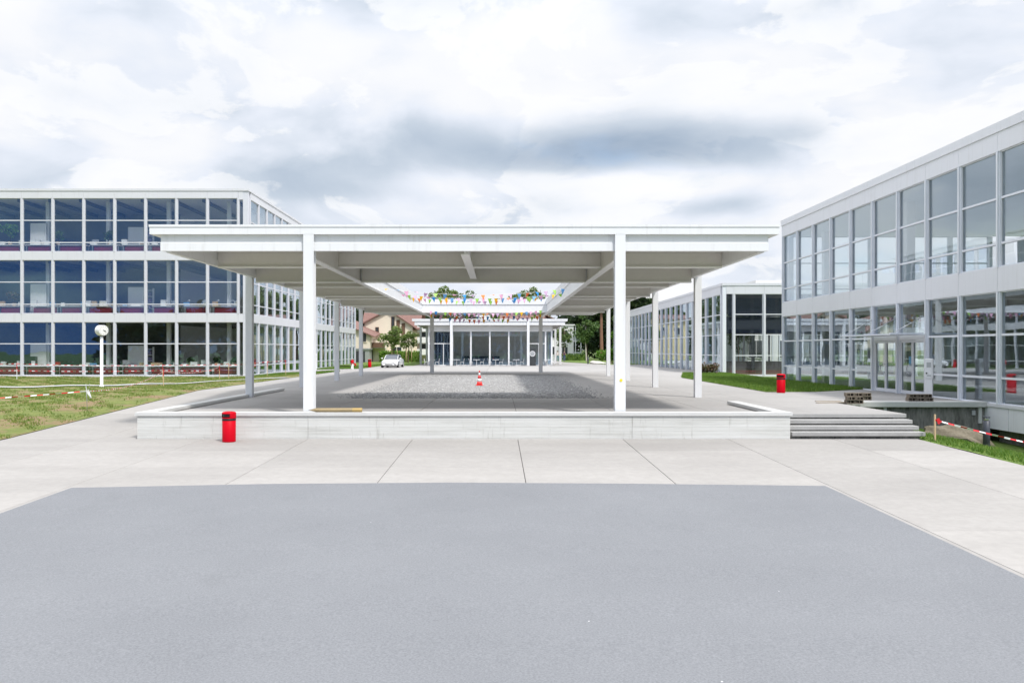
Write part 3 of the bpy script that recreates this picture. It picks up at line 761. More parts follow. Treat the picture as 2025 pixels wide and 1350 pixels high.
def canopy(label, y0, rows, spacing, opening, zoff=0.0, cat='canopy', name='canopy', holes=True, glazed=False):
    """flat steel roof on H columns: cap, perimeter beams, ribs, and (opening=True) a large square hole"""
    y1 = y0 + spacing * rows
    c = thing(name, label, cat, (XC, y0, 0))
    ZT, ZC, ZB, ZP, ZS = 5.655, 5.37, 4.885, 4.70, 4.86
    hw, hb = 9.35, 9.06
    m = 'white_steel'
    A, B = y0 - 0.16, y1 + 0.16
    x0, x1 = XC - hw, XC + hw
    ch = 4.7                                            # half width of the roof opening
    oy0, oy1 = y0 + spacing, y0 + spacing * 4
    # cap fascia: four edge pieces with a thin flashing on top
    def cap(xa, xb, ya, yb):
        bx('cap_fascia', (xa, ya, ZC), (xb, yb, ZT - 0.075), m, c)
        e = 0.018
        bx('flashing', (xa - e, ya - e, ZT - 0.07), (xb + e, yb + e, ZT), m, c)
    cap(x0, x1, A, A + 0.32); cap(x0, x1, B - 0.32, B)
    cap(x0, x0 + 0.32, A + 0.32 + 0.02, B - 0.34); cap(x1 - 0.32, x1, A + 0.34, B - 0.34)
    # roof skin
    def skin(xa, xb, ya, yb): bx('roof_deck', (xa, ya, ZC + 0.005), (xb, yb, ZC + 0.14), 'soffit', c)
    if opening:
        skin(x0 + 0.32, x1 - 0.32, A + 0.32, oy0 - 0.12); skin(x0 + 0.32, x1 - 0.32, oy1 + 0.12, B - 0.32)
        skin(x0 + 0.32, XC - ch - 0.12, oy0 - 0.12, oy1 + 0.12); skin(XC + ch + 0.12, x1 - 0.32, oy0 - 0.12, oy1 + 0.12)
    else:
        skin(x0 + 0.32, x1 - 0.32, A + 0.32, B - 0.32)
    # perimeter beams: web with a heavier bottom flange
    def edge_x(y, s):
        bx('edge_beam', (XC - hb, y - 0.05, ZB + 0.235), (XC + hb, y + 0.05, ZC - 0.004), m, c)
        bx('bottom_flange', (XC - hb, y - 0.08, ZB), (XC + hb, y + 0.08, ZB + 0.232), m, c)
    edge_x(y0 + 0.01, -1); edge_x(y1 - 0.01, 1)
    for x in (XC - hb + 0.08, XC + hb - 0.08):
        bx('edge_beam', (x - 0.05, y0 + 0.345, ZB + 0.235), (x + 0.05, y1 - 0.345, ZC - 0.004), m, c)
        bx('bottom_flange', (x - 0.08, y0 + 0.345, ZB), (x + 0.08, y1 - 0.345, ZB + 0.232), m, c)
    # girders along the court axis
    for x in (XC - ch, XC + ch):
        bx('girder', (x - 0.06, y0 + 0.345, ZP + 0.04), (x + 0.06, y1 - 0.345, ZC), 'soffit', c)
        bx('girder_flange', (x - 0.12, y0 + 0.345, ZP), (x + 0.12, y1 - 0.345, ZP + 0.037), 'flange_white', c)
    # primary beams at the column rows and ribs between them
    for r in range(1, rows):
        y = y0 + spacing * r
        spans = [(XC - hb + 0.16, XC - ch - 0.125), (XC + ch + 0.125, XC + hb - 0.16)]
        if not opening or r in (1, 4): spans.insert(1, (XC - ch + 0.125, XC + ch - 0.125))
        for xa, xb in spans:
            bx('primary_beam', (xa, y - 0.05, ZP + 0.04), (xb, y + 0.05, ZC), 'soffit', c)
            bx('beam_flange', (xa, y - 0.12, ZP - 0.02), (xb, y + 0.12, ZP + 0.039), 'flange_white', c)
    for r in range(rows):
        y = y0 + spacing * (r + 0.5)
        spans = [(XC - hb + 0.16, XC - ch - 0.065), (XC + ch + 0.065, XC + hb - 0.16)]
        if not opening or r in (0, 4): spans.insert(1, (XC - ch + 0.065, XC + ch - 0.065))
        for xa, xb in spans:
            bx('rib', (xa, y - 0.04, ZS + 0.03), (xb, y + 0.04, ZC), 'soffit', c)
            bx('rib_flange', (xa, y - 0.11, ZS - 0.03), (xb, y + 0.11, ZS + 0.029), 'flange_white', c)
        if r in (0, rows - 1):
            ya = y0 + spacing * r + (0.345 if r == 0 else 0.06); yb = y0 + spacing * (r + 1) - (0.06 if r == 0 else 0.345)
            bx('centre_rib', (XC - 0.04, ya, ZS - 0.04 + 0.03), (XC + 0.04, yb, ZC - 0.002), 'white_steel', c)
            bx('centre_flange', (XC - 0.13, ya, ZS - 0.045), (XC + 0.13, yb, ZS - 0.012), 'flange_white', c)
    if opening:
        # upstand round the opening: cap and white inner facing
        def inner(xa, xb, ya, yb):
            bx('opening_fascia', (xa, ya, ZP + 0.04), (xb, yb, ZC - 0.09), m, c)
        inner(XC - ch + 0.065, XC - ch + 0.085, oy0 + 0.06, oy1 - 0.06); inner(XC + ch - 0.085, XC + ch - 0.065, oy0 + 0.06, oy1 - 0.06)
        inner(XC - ch + 0.09, XC + ch - 0.09, oy1 - 0.075, oy1 - 0.055); inner(XC - ch + 0.09, XC + ch - 0.09, oy0 + 0.055, oy0 + 0.075)
        def icap(xa, xb, ya, yb): bx('opening_cap', (xa, ya, ZC - 0.09), (xb, yb, ZT + 0.03), m, c)
        icap(XC - ch - 0.14, XC - ch + 0.13, oy0, oy1); icap(XC + ch - 0.13, XC + ch + 0.14, oy0, oy1)
        icap(XC - ch - 0.14, XC + ch + 0.14, oy1 + 0.001 - 0.13, oy1 + 0.14); icap(XC - ch - 0.14, XC + ch + 0.14, oy0 - 0.14, oy0 + 0.12)
    # columns
    zf = 0.12 if opening else 0.0
    for x in (XC - 4.63, XC + 4.63):
        h_column('column', x, y0, zf, ZC, c, 'y'); h_column('column', x, y1, 0.0, ZC, c, 'y')
    for r in range(1, rows):
        for x in (XC - 9.17, XC + 9.17):
            h_column('column', x, y0 + spacing * r, 0.0, ZC, c, 'y', w=0.27)
    return c
SP = 9.21
Y0 = 24.85
can = canopy('large white steel canopy with a square roof opening on slender columns', Y0, 5, SP, True)
st = ring_xz('sticker', 0.045, -0.004, 0.004, 'yellow_sticker', can, (XC + 4.63 + 0.02 - XC, -0.16, 1.04))

# far pavilion: the same roof over a glass box
YP = 100.2
pav = canopy('far white glazed pavilion behind the canopy court', YP, 3, SP, False, cat='pavilion', name='glass_pavilion')
gx0, gx1, gyf, gyb = XC - 7.45, XC + 7.55, YP + 0.75, YP + 26
mulls = [gx0 + 0.05, XC - 4.55, XC - 2.3, XC, XC + 2.3, XC + 4.6, XC + 6.75, gx1 - 0.05]
for x in mulls: bx('mullion', (x - 0.09, gyf - 0.08, 0.10), (x + 0.09, gyf + 0.08, 4.14), 'white_steel', pav)
bx('glazing_head', (gx0, gyf - 0.1, 4.14), (gx1, gyf + 0.1, 4.86), 'white_wall', pav)
bx('glazing_sill', (gx0, gyf - 0.1, 0.0), (gx1, gyf + 0.1, 0.10), 'white_steel', pav)
for xa, xb in zip(mulls[:-1], mulls[1:]):
    p = bx('pane', (xa + 0.09, gyf - 0.012, 0.10), (xb - 0.09, gyf + 0.012, 4.14), 'glass_dark', pav)
for xa, xb, tr in ((mulls[0], mulls[1], 1), (mulls[5], mulls[6], 1)):
    bx('transom', (xa + 0.09, gyf - 0.05, 2.62), (xb - 0.09, gyf - 0.015, 2.72), 'white_steel', pav)
    xm = xa + (xb - xa) * 0.62
    bx('door_post', (xm - 0.04, gyf - 0.05, 0.10), (xm + 0.04, gyf - 0.015, 2.62), 'white_steel', pav)
for x in (gx0, gx1):
    for k in range(11):
        y = gyf + 0.1 + k * 2.5
        bx('side_mullion', (x - 0.06, y, 0.10), (x + 0.06, y + 0.12, 4.14), 'white_steel', pav)
        if k < 10: bx('side_pane', (x - 0.012, y + 0.12, 0.10), (x + 0.012, y + 2.5, 4.14), 'glass_dark', pav)
    bx('side_head', (x - 0.09, gyf + 0.1, 4.141), (x + 0.09, gyb, 4.84), 'white_wall', pav)
bx('floor', (gx0 + 0.1, gyf + 0.1, 0.0), (gx1 - 0.1, gyb, 0.05), 'interior_grey', pav)
bx('ceiling', (gx0 + 0.1, gyf + 0.12, 4.16), (gx1 - 0.1, gyb, 4.26), 'interior_white', pav)
bx('back_wall', (gx0 + 0.1, gyf + 7, 0.05), (gx1 - 0.1, gyf + 7.2, 4.16), 'interior_white', pav)
bx('counter', (XC - 3.6, gyf + 5, 0.05), (XC + 1.2, gyf + 5.8, 1.1), 'navy', pav)
for x in (XC - 6.3, XC - 5.2): bx('curtain', (x - 0.5, gyf + 2.2, 0.05), (x + 0.5, gyf + 2.35, 4.1), 'navy', pav)

# ------------------------------------------------------------------ glazed buildings
def facade(b, axis, base, out, a0, pitch, n, floors, frame='alu', panel='panel_grey', glass='glass', mw=0.24, skip=(), first_edge=True, thick_sill=0.12):
    """curtain wall. axis 'x': runs along X on plane Y=base; axis 'y': along Y on plane X=base; out=+-1 outward sign.
    floors: list of (z_bottom, z_top, [transoms], panel_top) with a spandrel panel from z_top to panel_top"""
    def q(name, aa, ab, d0, d1, z0, z1, m, par=b):
        e0, e1 = base + out * d0, base + out * d1
        if axis == 'x': return bx(name, (aa, min(e0, e1), z0), (ab, max(e0, e1), z1), m, par)
        return bx(name, (min(e0, e1), aa, z0), (max(e0, e1), ab, z1), m, par)
    for fi, (zb, zt, trs, pt) in enumerate(floors):
        for i in range(n + 1):
            a = a0 + i * pitch
            q('mullion', a - mw / 2, a + mw / 2, -0.14, 0.045, zb, zt, frame)
            q('mullion_cap', a - mw / 2 + 0.055, a + mw / 2 - 0.055, 0.046, 0.10, zb - 0.02, zt - 0.01, frame)
        for i in range(n):
            a, e = a0 + i * pitch + mw / 2, a0 + (i + 1) * pitch - mw / 2
            q('spandrel_panel', a0 + i * pitch + 0.006, a0 + (i + 1) * pitch - 0.006, -0.1, 0.075, zt, pt, panel)
            if (fi, i) in skip: continue
            zs = [zb] + list(trs) + [zt]
            for z0, z1 in zip(zs[:-1], zs[1:]):
                q('pane', a + 0.032, e - 0.032, -0.055, -0.035, z0 + 0.04, z1 - 0.04, glass)
                q('transom', a, e, -0.10, 0.01, z0 - 0.04 if z0 != zb else z0, z0 + 0.04, frame)
            q('head_rail', a, e, -0.10, 0.01, zt - 0.04, zt, frame)
            q('side_rail', a, a + 0.032, -0.10, 0.008, zb + 0.04, zt - 0.04, frame)
            q('side_rail', e - 0.032, e, -0.10, 0.008, zb + 0.04, zt - 0.04, frame)
    return q

# --- left building: three storeys, front to the court and a long side towards the pavilion
LY, LX = 67.25, -20.25
LB = thing('school_building', 'three-storey white glazed building on the left behind the lawn', 'building', (LX, LY, -0.3))
FL = [(-0.13, 4.16, [0.65, 2.42], 4.85), (4.86, 9.17, [5.61, 7.40], 9.85), (9.86, 14.16, [10.59, 12.38], 14.74)]
nb = 11
q1 = facade(LB, 'x', LY, -1, -21.0 - nb * 2.5, 2.5, nb, FL, 'alu_white', 'panel_white', 'glass_dark', mw=0.20)
q2 = facade(LB, 'y', LX, 1, LY + 0.55, 2.5, 20, FL, 'alu_white', 'panel_white', 'glass', mw=0.20)
for z0, z1, m_ in ((-0.32, 4.85, 'alu_white'), (4.86, 9.85, 'alu_white'), (9.86, 14.74, 'alu_white')):
    bx('corner_post', (LX - 0.36, LY - 0.05, z0), (LX + 0.05, LY + 0.30, z1), 'alu_white', LB)
    bx('corner_pane', (-20.86, LY + 0.03, z0 + 0.2), (LX - 0.37, LY + 0.05, z1 - 0.72), 'glass_dark', LB)
    bx('corner_panel', (-20.99, LY - 0.07, z1 - 0.69), (LX - 0.365, LY + 0.10, z1 - 0.005), 'panel_white', LB)
bx('plinth', (-49, LY - 0.09, -0.34), (LX + 0.06, LY + 0.15, -0.135), 'panel_white', LB)
bx('plinth', (LX - 0.15, LY + 0.16, -0.34), (LX + 0.09, LY + 51, -0.135), 'panel_white', LB)
bx('roof_edge', (-49, LY - 0.12, 14.745), (LX + 0.13, LY + 0.5, 14.93), 'panel_white', LB)
bx('roof_edge', (LX - 0.5, LY + 0.502, 14.745), (LX + 0.129, LY + 51, 14.93), 'panel_white', LB)
bx('roof', (-49, LY + 0.52, 14.5), (LX - 0.52, LY + 51, 14.8), 'interior_grey', LB)
for z in (-0.35, 4.25, 9.25):
    bx('floor_slab', (-49, LY + 0.12, z), (LX - 0.12, LY + 51, z + 0.5 if z > 0 else -0.14), 'interior_grey', LB)
bx('ceiling', (-49, LY + 0.12, 14.2), (LX - 0.12, LY + 51, 14.45), 'interior_white', LB)
for z0, z1 in ((-0.13, 4.24), (4.76, 9.24), (9.76, 14.19)):
    bx('inner_wall', (-49, LY + 8.5, z0), (-29, LY + 8.7, z1), 'interior_dark' if z0 < 0 else 'interior_grey', LB)
    bx('inner_wall', (-29.2, LY + 8.71, z0), (-29, LY + 51, z1), 'interior_white', LB)
    bx('inner_wall', (-49, LY + 51, z0), (LX - 0.2, LY + 51.2, z1), 'interior_white', LB)
    for k in range(6):
        x = -22.3 - k * 5.0
        bx('inner_column', (x - 0.14, LY + 1.6, z0), (x + 0.14, LY + 1.9, z1), 'interior_white', LB)
    for k in range(12): bx('ceiling_beam', (-29 + 0.0 - 20 + k * 2.5, LY + 0.2, z1 - 0.28), (-29 - 20 + k * 2.5 + 0.12, LY + 8.4, z1 - 0.005), 'interior_dark', LB)
    # white partition and shelf stack one bay left of the middle
    bx('partition', (-30.9, LY + 2.2, z0), (-29.6, LY + 2.4, z0 + 2.4), 'interior_white', LB)
    bx('partition', (-38.6, LY + 1.4, z0), (-37.3, LY + 1.55, z0 + 2.6), 'interior_white', LB)

bx('end_wall', (-49.2, LY - 0.05, -0.34), (-49.0, LY + 51, 14.74), 'panel_white', LB)
ORD = ['first', 'second', 'third', 'fourth', 'fifth', 'sixth', 'seventh', 'eighth', 'ninth', 'tenth', 'eleventh']
STOREY = ['ground floor', 'middle floor', 'top floor']
def desk_proto(name, label, loc, group):
    d = thing(name, label, 'desk', loc, group)
    bx('table_top', (-1.13, -0.4, 0.70), (1.13, 0.4, 0.75), 'paper_white', d, True)
    bx('front_panel', (-0.95, -0.30, 0.10), (0.95, -0.27, 0.62), 'maroon', d, True)
    for x in (-1.05, 1.05):
        for y in (-0.34, 0.34): bx('leg', (x - 0.025, y - 0.025, 0), (x + 0.025, y + 0.025, 0.70), 'galv', d, True)
    return d
def copy_thing(o, loc, label, rz=None):
    c = o.copy(); COL.objects.link(c); c.location = loc; c['label'] = label
    if rz is not None: c.rotation_euler = (0, 0, rz)
    for ch in list(o.children):
        k = ch.copy(); COL.objects.link(k); k.parent = c
        for g in ch.children:
            s = g.copy(); COL.objects.link(s); s.parent = k
    return c
D0 = None
for f, z in enumerate((-0.13, 4.76, 9.76)):
    for i in range(9):
        x = -22.25 - 2.5 * i + 0.22 * math.sin(5 * i + 3 * f)
        lab = f'white desk with maroon front, {STOREY[f]} of left building, {ORD[i]} from its corner'
        if D0 is None: D0 = desk_proto('desk', lab, (x, LY + 1.05, z), 'desks behind the left building windows')
        else: copy_thing(D0, (x, LY + 1.05, z), lab)

def leaf_cloud(centers, radii, n, size, flat=0.7, seed=0, aspect=1.6):
    """n leaf quads gathered in clumps"""
    g = np.random.default_rng(seed)
    centers = np.asarray(centers, float); radii = np.asarray(radii, float)
    w = radii ** 2; idx = g.choice(len(centers), n, p=w / w.sum())
    d = g.normal(0, 1, (n, 3)); d /= np.linalg.norm(d, axis=1)[:, None]
    rr = radii[idx] * (g.uniform(0.15, 1, n) ** 0.45)
    P_ = centers[idx] + d * rr[:, None] * np.array([1, 1, flat])
    u = g.normal(0, 1, (n, 3)); u /= np.linalg.norm(u, axis=1)[:, None]
    v = np.cross(u, g.normal(0, 1, (n, 3))); v /= np.linalg.norm(v, axis=1)[:, None]
    s = size * g.uniform(0.55, 1.25, n)
    u *= (s * aspect / 2)[:, None]; v *= (s / 2)[:, None]
    V = np.stack([P_ - u, P_ + v * 0.8, P_ + u, P_ - v * 0.8], 1).reshape(-1, 3)
    return V, np.arange(4 * n).reshape(-1, 4)

def potted_plant(loc, label, h=1.0, m='leaf_indoor', seed=1):
    p = thing('potted_plant', label, 'plant', loc)
    lathe('pot', [(0.13, 0), (0.17, 0.26), (0.15, 0.26)], 'carton', p, n=14)
    tube('stem', [(0, 0, 0.2), (0.03, 0.0, 0.5 * h), (0, 0, h)], [0.025, 0.02, 0.012], 'bark', p, n=6)
    g = np.random.default_rng(seed)
    cs = [(g.uniform(-.35, .35) * h, g.uniform(-.3, .3) * h, h * g.uniform(.55, 1.1)) for _ in range(9)]
    V, Fq = leaf_cloud(cs, [0.22 * h] * 9, 260, 0.17, 0.9, seed)
    np_obj('foliage', V, Fq, m, p)
    return p
Zf = (-0.13, 4.76, 9.76); DT = 0.752
potted_plant((-40.0, LY + 0.95, Zf[2] + DT), 'tall bright green plant in the top floor window at far left', 1.5, seed=3)
potted_plant((-36.1, LY + 1.0, Zf[2] + DT), 'dark leafy plant on the second top floor desk from the left edge', 0.9, 'leaf_mid', 4)
potted_plant((-31.9, LY + 1.0, Zf[2] + DT), 'pale drooping plant in the middle of the top floor windows', 1.0, 'leaf_birch', 5)
potted_plant((-39.7, LY + 1.0, Zf[1] + DT), 'plant hung with bright flowers in the middle floor window at far left', 1.0, 'leaf_heather', 6)
for k, x in enumerate((-25.2, -23.1, -21.7)):
    potted_plant((x, LY + 1.0, Zf[0] + DT), ('spiky dark plant' + (' third from the corner on the ground floor', ' second from the corner on the ground floor', ' nearest the corner on the ground floor')[k]), 0.55, 'leaf_dark', 8 + k)
def carton(loc, dims, m, label):
    o = thing('box', label, 'box', loc)
    bx('body', (-dims[0] / 2, -dims[1] / 2, 0), (dims[0] / 2, dims[1] / 2, dims[2]), m, o, True)
    bx('flap', (-dims[0] / 2, -dims[1] / 2 - 0.01, dims[2] + 0.001), (dims[0] / 2, 0.0, dims[2] + 0.02), m, o, True)
items = [(2, -37.7, .42, .38, 'paper_white', 'white box on the third top floor desk, beside a plant'), (2, -36.9, .5, .32, 'paper_white', 'wide white box on the top floor left of the first partition'),
         (2, -29.0, .7, .25, 'paper_white', 'low white box on the top floor right of the partition'), (2, -26.6, 1.5, .6, 'paper_white', 'long white drawing board box on the top floor near the canopy edge'),
         (1, -33.6, .55, .42, 'paper_white', 'white box on the middle floor near the clock'), (1, -32.3, .6, .4, 'paper_white', 'second white box on the middle floor near the clock'),
         (1, -29.6, .9, .2, 'paper_white', 'flat white tray on the middle floor right of the clock'), (1, -27.4, .4, .5, 'paper_white', 'upright white box on the middle floor beside a column'),
         (0, -24.9, .55, .32, 'paper_white', 'white box with print on the ground floor, third from the corner'), (0, -23.9, .5, .32, 'paper_white', 'white box with print on the ground floor, second from the corner'),
         (0, -22.2, .5, .32, 'paper_white', 'white box with print on the ground floor, nearest the corner'), (0, -36.2, .45, .3, 'red_paint', 'small red box in the ground floor window behind the tape'),
         (0, -33.7, .6, .25, 'paper_white', 'white tub on the ground floor just left of the clock post'), (0, -28.0, .8, .25, 'carton', 'brown carton on the ground floor right of the clock post'),
         (0, -38.4, 1.1, .75, 'screen', 'black cabinet on the ground floor at the left edge')]
for f, x, w, h, m_, lab in items: carton((x, LY + 0.95, Zf[f] + DT), (w, 0.35, h), m_, lab)
gi = random.Random(31)
for f in range(3):
    for i in range(9):
        for part in range(2):
            if gi.random() < 0.25: continue
            w = gi.uniform(0.22, 0.5); h = gi.uniform(0.14, 0.45)
            carton((-22.25 - 2.5 * i + (0.75 if part else -0.8) + gi.uniform(-0.12, 0.12), LY + 0.82, Zf[f] + DT), (w, 0.26, h), gi.choice(['paper_white', 'paper_white', 'paper_white', 'carton', 'flag_skyblue']),
                   f'small box at the {("left", "right")[part]} end of the {STOREY[f]} desk {ORD[i]} from the building corner')
def desk_lamp(loc, label):
    o = thing('desk_lamp', label, 'lamp', loc, 'white desk lamps in the left building')
    lathe('base', [(0.10, 0), (0.10, 0.02), (0.02, 0.03)], 'paper_white', o, n=12)
    tube('arm', [(0, 0, 0.02), (0.02, 0, 0.35), (0.25, 0, 0.5)], 0.012, 'paper_white', o, n=6)
    lathe('shade', [(0.03, 0.52), (0.11, 0.42), (0.10, 0.42), (0.02, 0.51)], 'paper_white', o, (0.27, 0, 0), n=12)
for k, x in enumerate((-25.6, -24.3, -23.2, -22.0)):
    desk_lamp((x, LY + 0.95, Zf[1] + DT), f'white desk lamp on the middle floor, {ORD[3 - k]} from the building corner')
def monitor(loc, label):
    o = thing('monitor', label, 'monitor', loc)
    bx('screen', (-0.27, -0.02, 0.12), (0.27, 0.02, 0.47), 'galv', o, True)
    bx('stand', (-0.03, -0.02, 0.02), (0.03, 0.02, 0.12), 'galv', o, True)
    bx('foot', (-0.12, -0.09, 0), (0.12, 0.09, 0.02), 'galv', o, True)
for f, x, lab in ((1, -26.6, 'grey monitor on the middle floor left of the desk lamps'), (2, -33.1, 'grey monitor on the top floor above the clock'),
                  (0, -30.6, 'grey monitor on the ground floor beside the white shelf'), (2, -23.4, 'grey monitor on the top floor nearest the corner')):
    monitor((x, LY + 1.15, Zf[f] + DT), lab)
def shelf(loc, label, m_):
    o = thing('bookshelf', label, 'shelf', loc)
    for x in (-0.36, 0.33): bx('side_panel', (x, 0, 0), (x + 0.03, 0.3, 2.3), 'paper_white', o, True)
    for k in range(5): bx('shelf_board', (-0.33, 0, 0.1 + k * 0.5), (0.33, 0.3, 0.13 + k * 0.5), 'paper_white', o, True)
    for k in range(4): bx('books', (-0.30, 0.05, 0.131 + k * 0.5), (0.25 - 0.1 * (k % 2), 0.28, 0.44 + k * 0.5), m_, o, True)
for f in range(3): shelf((-29.1, LY + 2.0, Zf[f]), f'white shelf full of books behind the {STOREY[f]} windows right of the clock', 'book_mix')

# --- right building: two storeys
RX = 17.93
RB = thing('school_building', 'two-storey pale grey glazed building with entrance at the right edge', 'building', (RX, 40.0, 0))
FR = [(0.0, 4.02, [0.93, 2.48], 4.895), (4.90, 9.02, [5.74, 7.36], 9.70)]
ya0, nR = 24.75, 11
q = facade(RB, 'y', RX, -1, ya0, 2.5, nR, FR, 'alu', 'panel_grey', 'glass', mw=0.20, skip=((0, 4), (0, 5)))
bx('roof_edge', (RX - 0.12, ya0 - 0.1, 9.705), (RX + 0.5, 52.42, 10.05), 'panel_grey', RB)
bx('roof_edge', (RX + 0.502, 52.0, 9.705), (RX + 15, 52.419, 10.05), 'panel_grey', RB)
bx('roof', (RX + 0.502, ya0, 9.5), (RX + 15, 51.99, 9.9), 'interior_grey', RB)
bx('ceiling', (RX + 0.12, ya0, 9.03), (RX + 15, 52.1, 9.30), 'interior_white', RB)
bx('floor_slab', (RX + 0.12, ya0, 4.10), (RX + 15, 52.1, 4.80), 'interior_grey', RB)
bx('floor_slab', (RX + 0.12, ya0, -0.35), (RX + 15, 52.1, -0.012), 'interior_grey', RB)
q('plinth', ya0 - 0.1, 30.38, -0.25, 0.09, -0.11, -0.004, 'panel_white')
for k in range(3):
    q('basement_panel', ya0 + k * 2.5 - 0.6, ya0 + (k + 1) * 2.5 - 0.62, -0.2, 0.05, -0.91, -0.115, 'panel_grey')
bx('basement_wall', (RX + 0.45, 20, -2.6), (RX + 0.7, 30.5, -0.91), 'concrete_old', RB)
bx('basement_soffit', (RX - 0.03, 20, -0.905), (RX + 0.45, 30.5, -0.80), 'frame_dark', RB)
for k in range(2): bx('basement_window', (RX + 0.40, 24.2 + 2.6 * k, -1.75), (RX + 0.445, 26.2 + 2.6 * k, -1.05), 'window_dark', RB)
q('plinth', 30.9, 52.3, -0.25, 0.09, -0.05, -0.002, 'alu')
bx('corner_post', (RX - 0.06, 52.30, -0.3), (RX + 0.3, 52.42, 9.70), 'alu', RB)
# rear glazing of the hall lets the light through
for k in range(nR + 1):
    y = ya0 + 2.5 * k
    bx('rear_mullion', (RX + 14.9, y - 0.1, 0), (RX + 15.1, y + 0.1, 9.02), 'alu', RB)
    if k < nR:
        for z0, z1 in ((0.05, 2.4), (2.55, 4.0), (4.95, 7.3), (7.45, 8.95)):
            bx('rear_pane', (RX + 14.99, y + 0.1, z0), (RX + 15.01, y + 2.4, z1), 'glass_clear', RB)
        bx('rear_panel', (RX + 14.9, y + 0.1, 4.02), (RX + 15.05, y + 2.4, 4.9), 'panel_grey', RB)
for y in (29.75, 39.75, 49.75):
    for z0, z1 in ((0, 4.09), (4.81, 9.02)):
        bx('inner_column', (RX + 1.5, y - 0.2, z0), (RX + 1.9, y + 0.2, z1), 'interior_white', RB)
bx('inner_wall', (RX + 7, ya0, 0), (RX + 7.2, 48, 4.09), 'interior_grey', RB)
for k in range(4): bx('bench', (RX + 1.2, 26.0 + 2.4 * k, 0.40), (RX + 2.4, 27.8 + 2.4 * k, 0.46), 'interior_white', RB)
bx('partition', (RX + 6, 33.0, 4.81), (RX + 15, 33.15, 9.02), 'interior_white', RB)
bx('partition', (RX + 9, 43.0, 4.81), (RX + 15, 43.15, 7.6), 'interior_white', RB)
bx('end_wall', (RX + 0.12, 24.6, 0), (RX + 15, 24.72, 9.0), 'interior_grey', RB)
facade(RB, 'x', 52.3, 1, RX + 0.45, 2.5, 5, FR, 'alu', 'panel_grey', 'glass', mw=0.25)
# double doors in two bays
for i in (4, 5):
    a = ya0 + i * 2.5 + 0.125; e = ya0 + (i + 1) * 2.5 - 0.125
    q('door_frame', a, e, -0.1, 0.03, 2.36, 2.56, 'alu'); q('door_frame', a, a + 0.07, -0.1, 0.03, 0, 2.36, 'alu'); q('door_frame', e - 0.07, e, -0.1, 0.03, 0, 2.36, 'alu')
    q('pane', a + 0.045, e - 0.045, -0.055, -0.035, 2.56, 3.97, 'glass'); q('head_rail', a, e, -0.1, 0.01, 3.97, 4.02, 'alu')
    mid = (a + e) / 2
    for s, (p0, p1) in enumerate(((a + 0.075, mid - 0.006), (mid + 0.006, e - 0.075))):
        d = q('door', p0, p0 + 0.09, -0.075, 0.0, 0.02, 2.35, 'alu')
        q('door_stile', p1 - 0.09, p1, -0.075, 0.0, 0.02, 2.35, 'alu')
        q('door_rail', p0 + 0.09, p1 - 0.09, -0.075, 0.0, 0.02, 0.16, 'alu'); q('door_rail', p0 + 0.09, p1 - 0.09, -0.075, 0.0, 2.25, 2.35, 'alu')
        q('door_pane', p0 + 0.09, p1 - 0.09, -0.05, -0.03, 0.16, 2.25, 'glass')
    yh = mid + 0.06
    tube('door_handle', [(RX - 0.0 - RX, yh - 40, 0.90), (-0.10, yh - 40, 0.90), (-0.13, yh - 40 + 0.12, 0.95), (-0.14, yh - 40 + 0.16, 1.1), (-0.13, yh - 40 + 0.12, 1.25), (-0.10, yh - 40, 1.30), (0.0, yh - 40, 1.30)], 0.019, 'steel', RB, n=8)
q('notice', 36.05, 36.35, -0.028, -0.022, 1.25, 1.65, 'poster_blue'); q('notice', 38.55, 38.8, -0.028, -0.022, 1.2, 1.7, 'paper_white')
# glass rain shelter over the doors, hung on rods
q('door_canopy', 34.75, 39.8, 0.11, 1.55, 2.56, 2.60, 'alu')
for k in range(3):
    y = 34.9 + 2.4 * k
    tube('canopy_rod', [(-1.42, y - 40, 2.61), (-0.09, y - 40, 3.35)], 0.016, 'steel', RB, n=6)
    q('canopy_arm', y - 0.03, y + 0.03, 0.11, 1.5, 2.605, 2.65, 'alu')

# --- second glass hall, right behind the lawn patch
HY, HX = 68.5, 18.55
HB = thing('glass_hall', 'single-storey tall glass hall between the canopy and the right building', 'building', (HX, HY, -0.3))
FH = [(-0.15, 6.52, [1.46, 3.17, 4.85], 7.20)]
facade(HB, 'x', HY, -1, HX + 0.85, 2.5, 6, FH, 'alu_white', 'panel_white', 'glass_clear', mw=0.22)
facade(HB, 'y', HX, -1, HY + 0.55, 2.55, 20, FH, 'alu', 'panel_grey', 'glass', mw=0.34)
bx('corner_post', (HX - 0.05, HY - 0.05, -0.3), (HX + 0.22, HY + 0.3, 7.2), 'alu', HB)
bx('corner_pane', (HX + 0.222, HY + 0.03, -0.1), (HX + 0.73, HY + 0.05, 6.5), 'glass_clear', HB)
bx('corner_panel', (HX + 0.225, HY - 0.07, 6.52), (HX + 0.843, HY + 0.1, 7.195), 'panel_white', HB)
bx('plinth', (HX - 0.06, HY - 0.09, -0.34), (HX + 16, HY + 0.15, -0.155), 'panel_white', HB)
bx('plinth', (HX - 0.09, HY + 0.16, -0.34), (HX + 0.15, HY + 52, -0.155), 'alu', HB)
bx('roof_edge', (HX - 0.12, HY - 0.12, 7.205), (HX + 16, HY + 0.4, 7.42), 'panel_white', HB)
bx('roof_edge', (HX - 0.119, HY + 0.402, 7.205), (HX + 0.4, HY + 52, 7.419), 'panel_grey', HB)
bx('roof', (HX + 0.402, HY + 0.402, 6.9), (HX + 16, HY + 52, 7.3), 'interior_grey', HB)
bx('roof_unit', (HX + 3.6, HY + 3, 7.3), (HX + 12, HY + 9, 7.9), 'white_wall', HB)
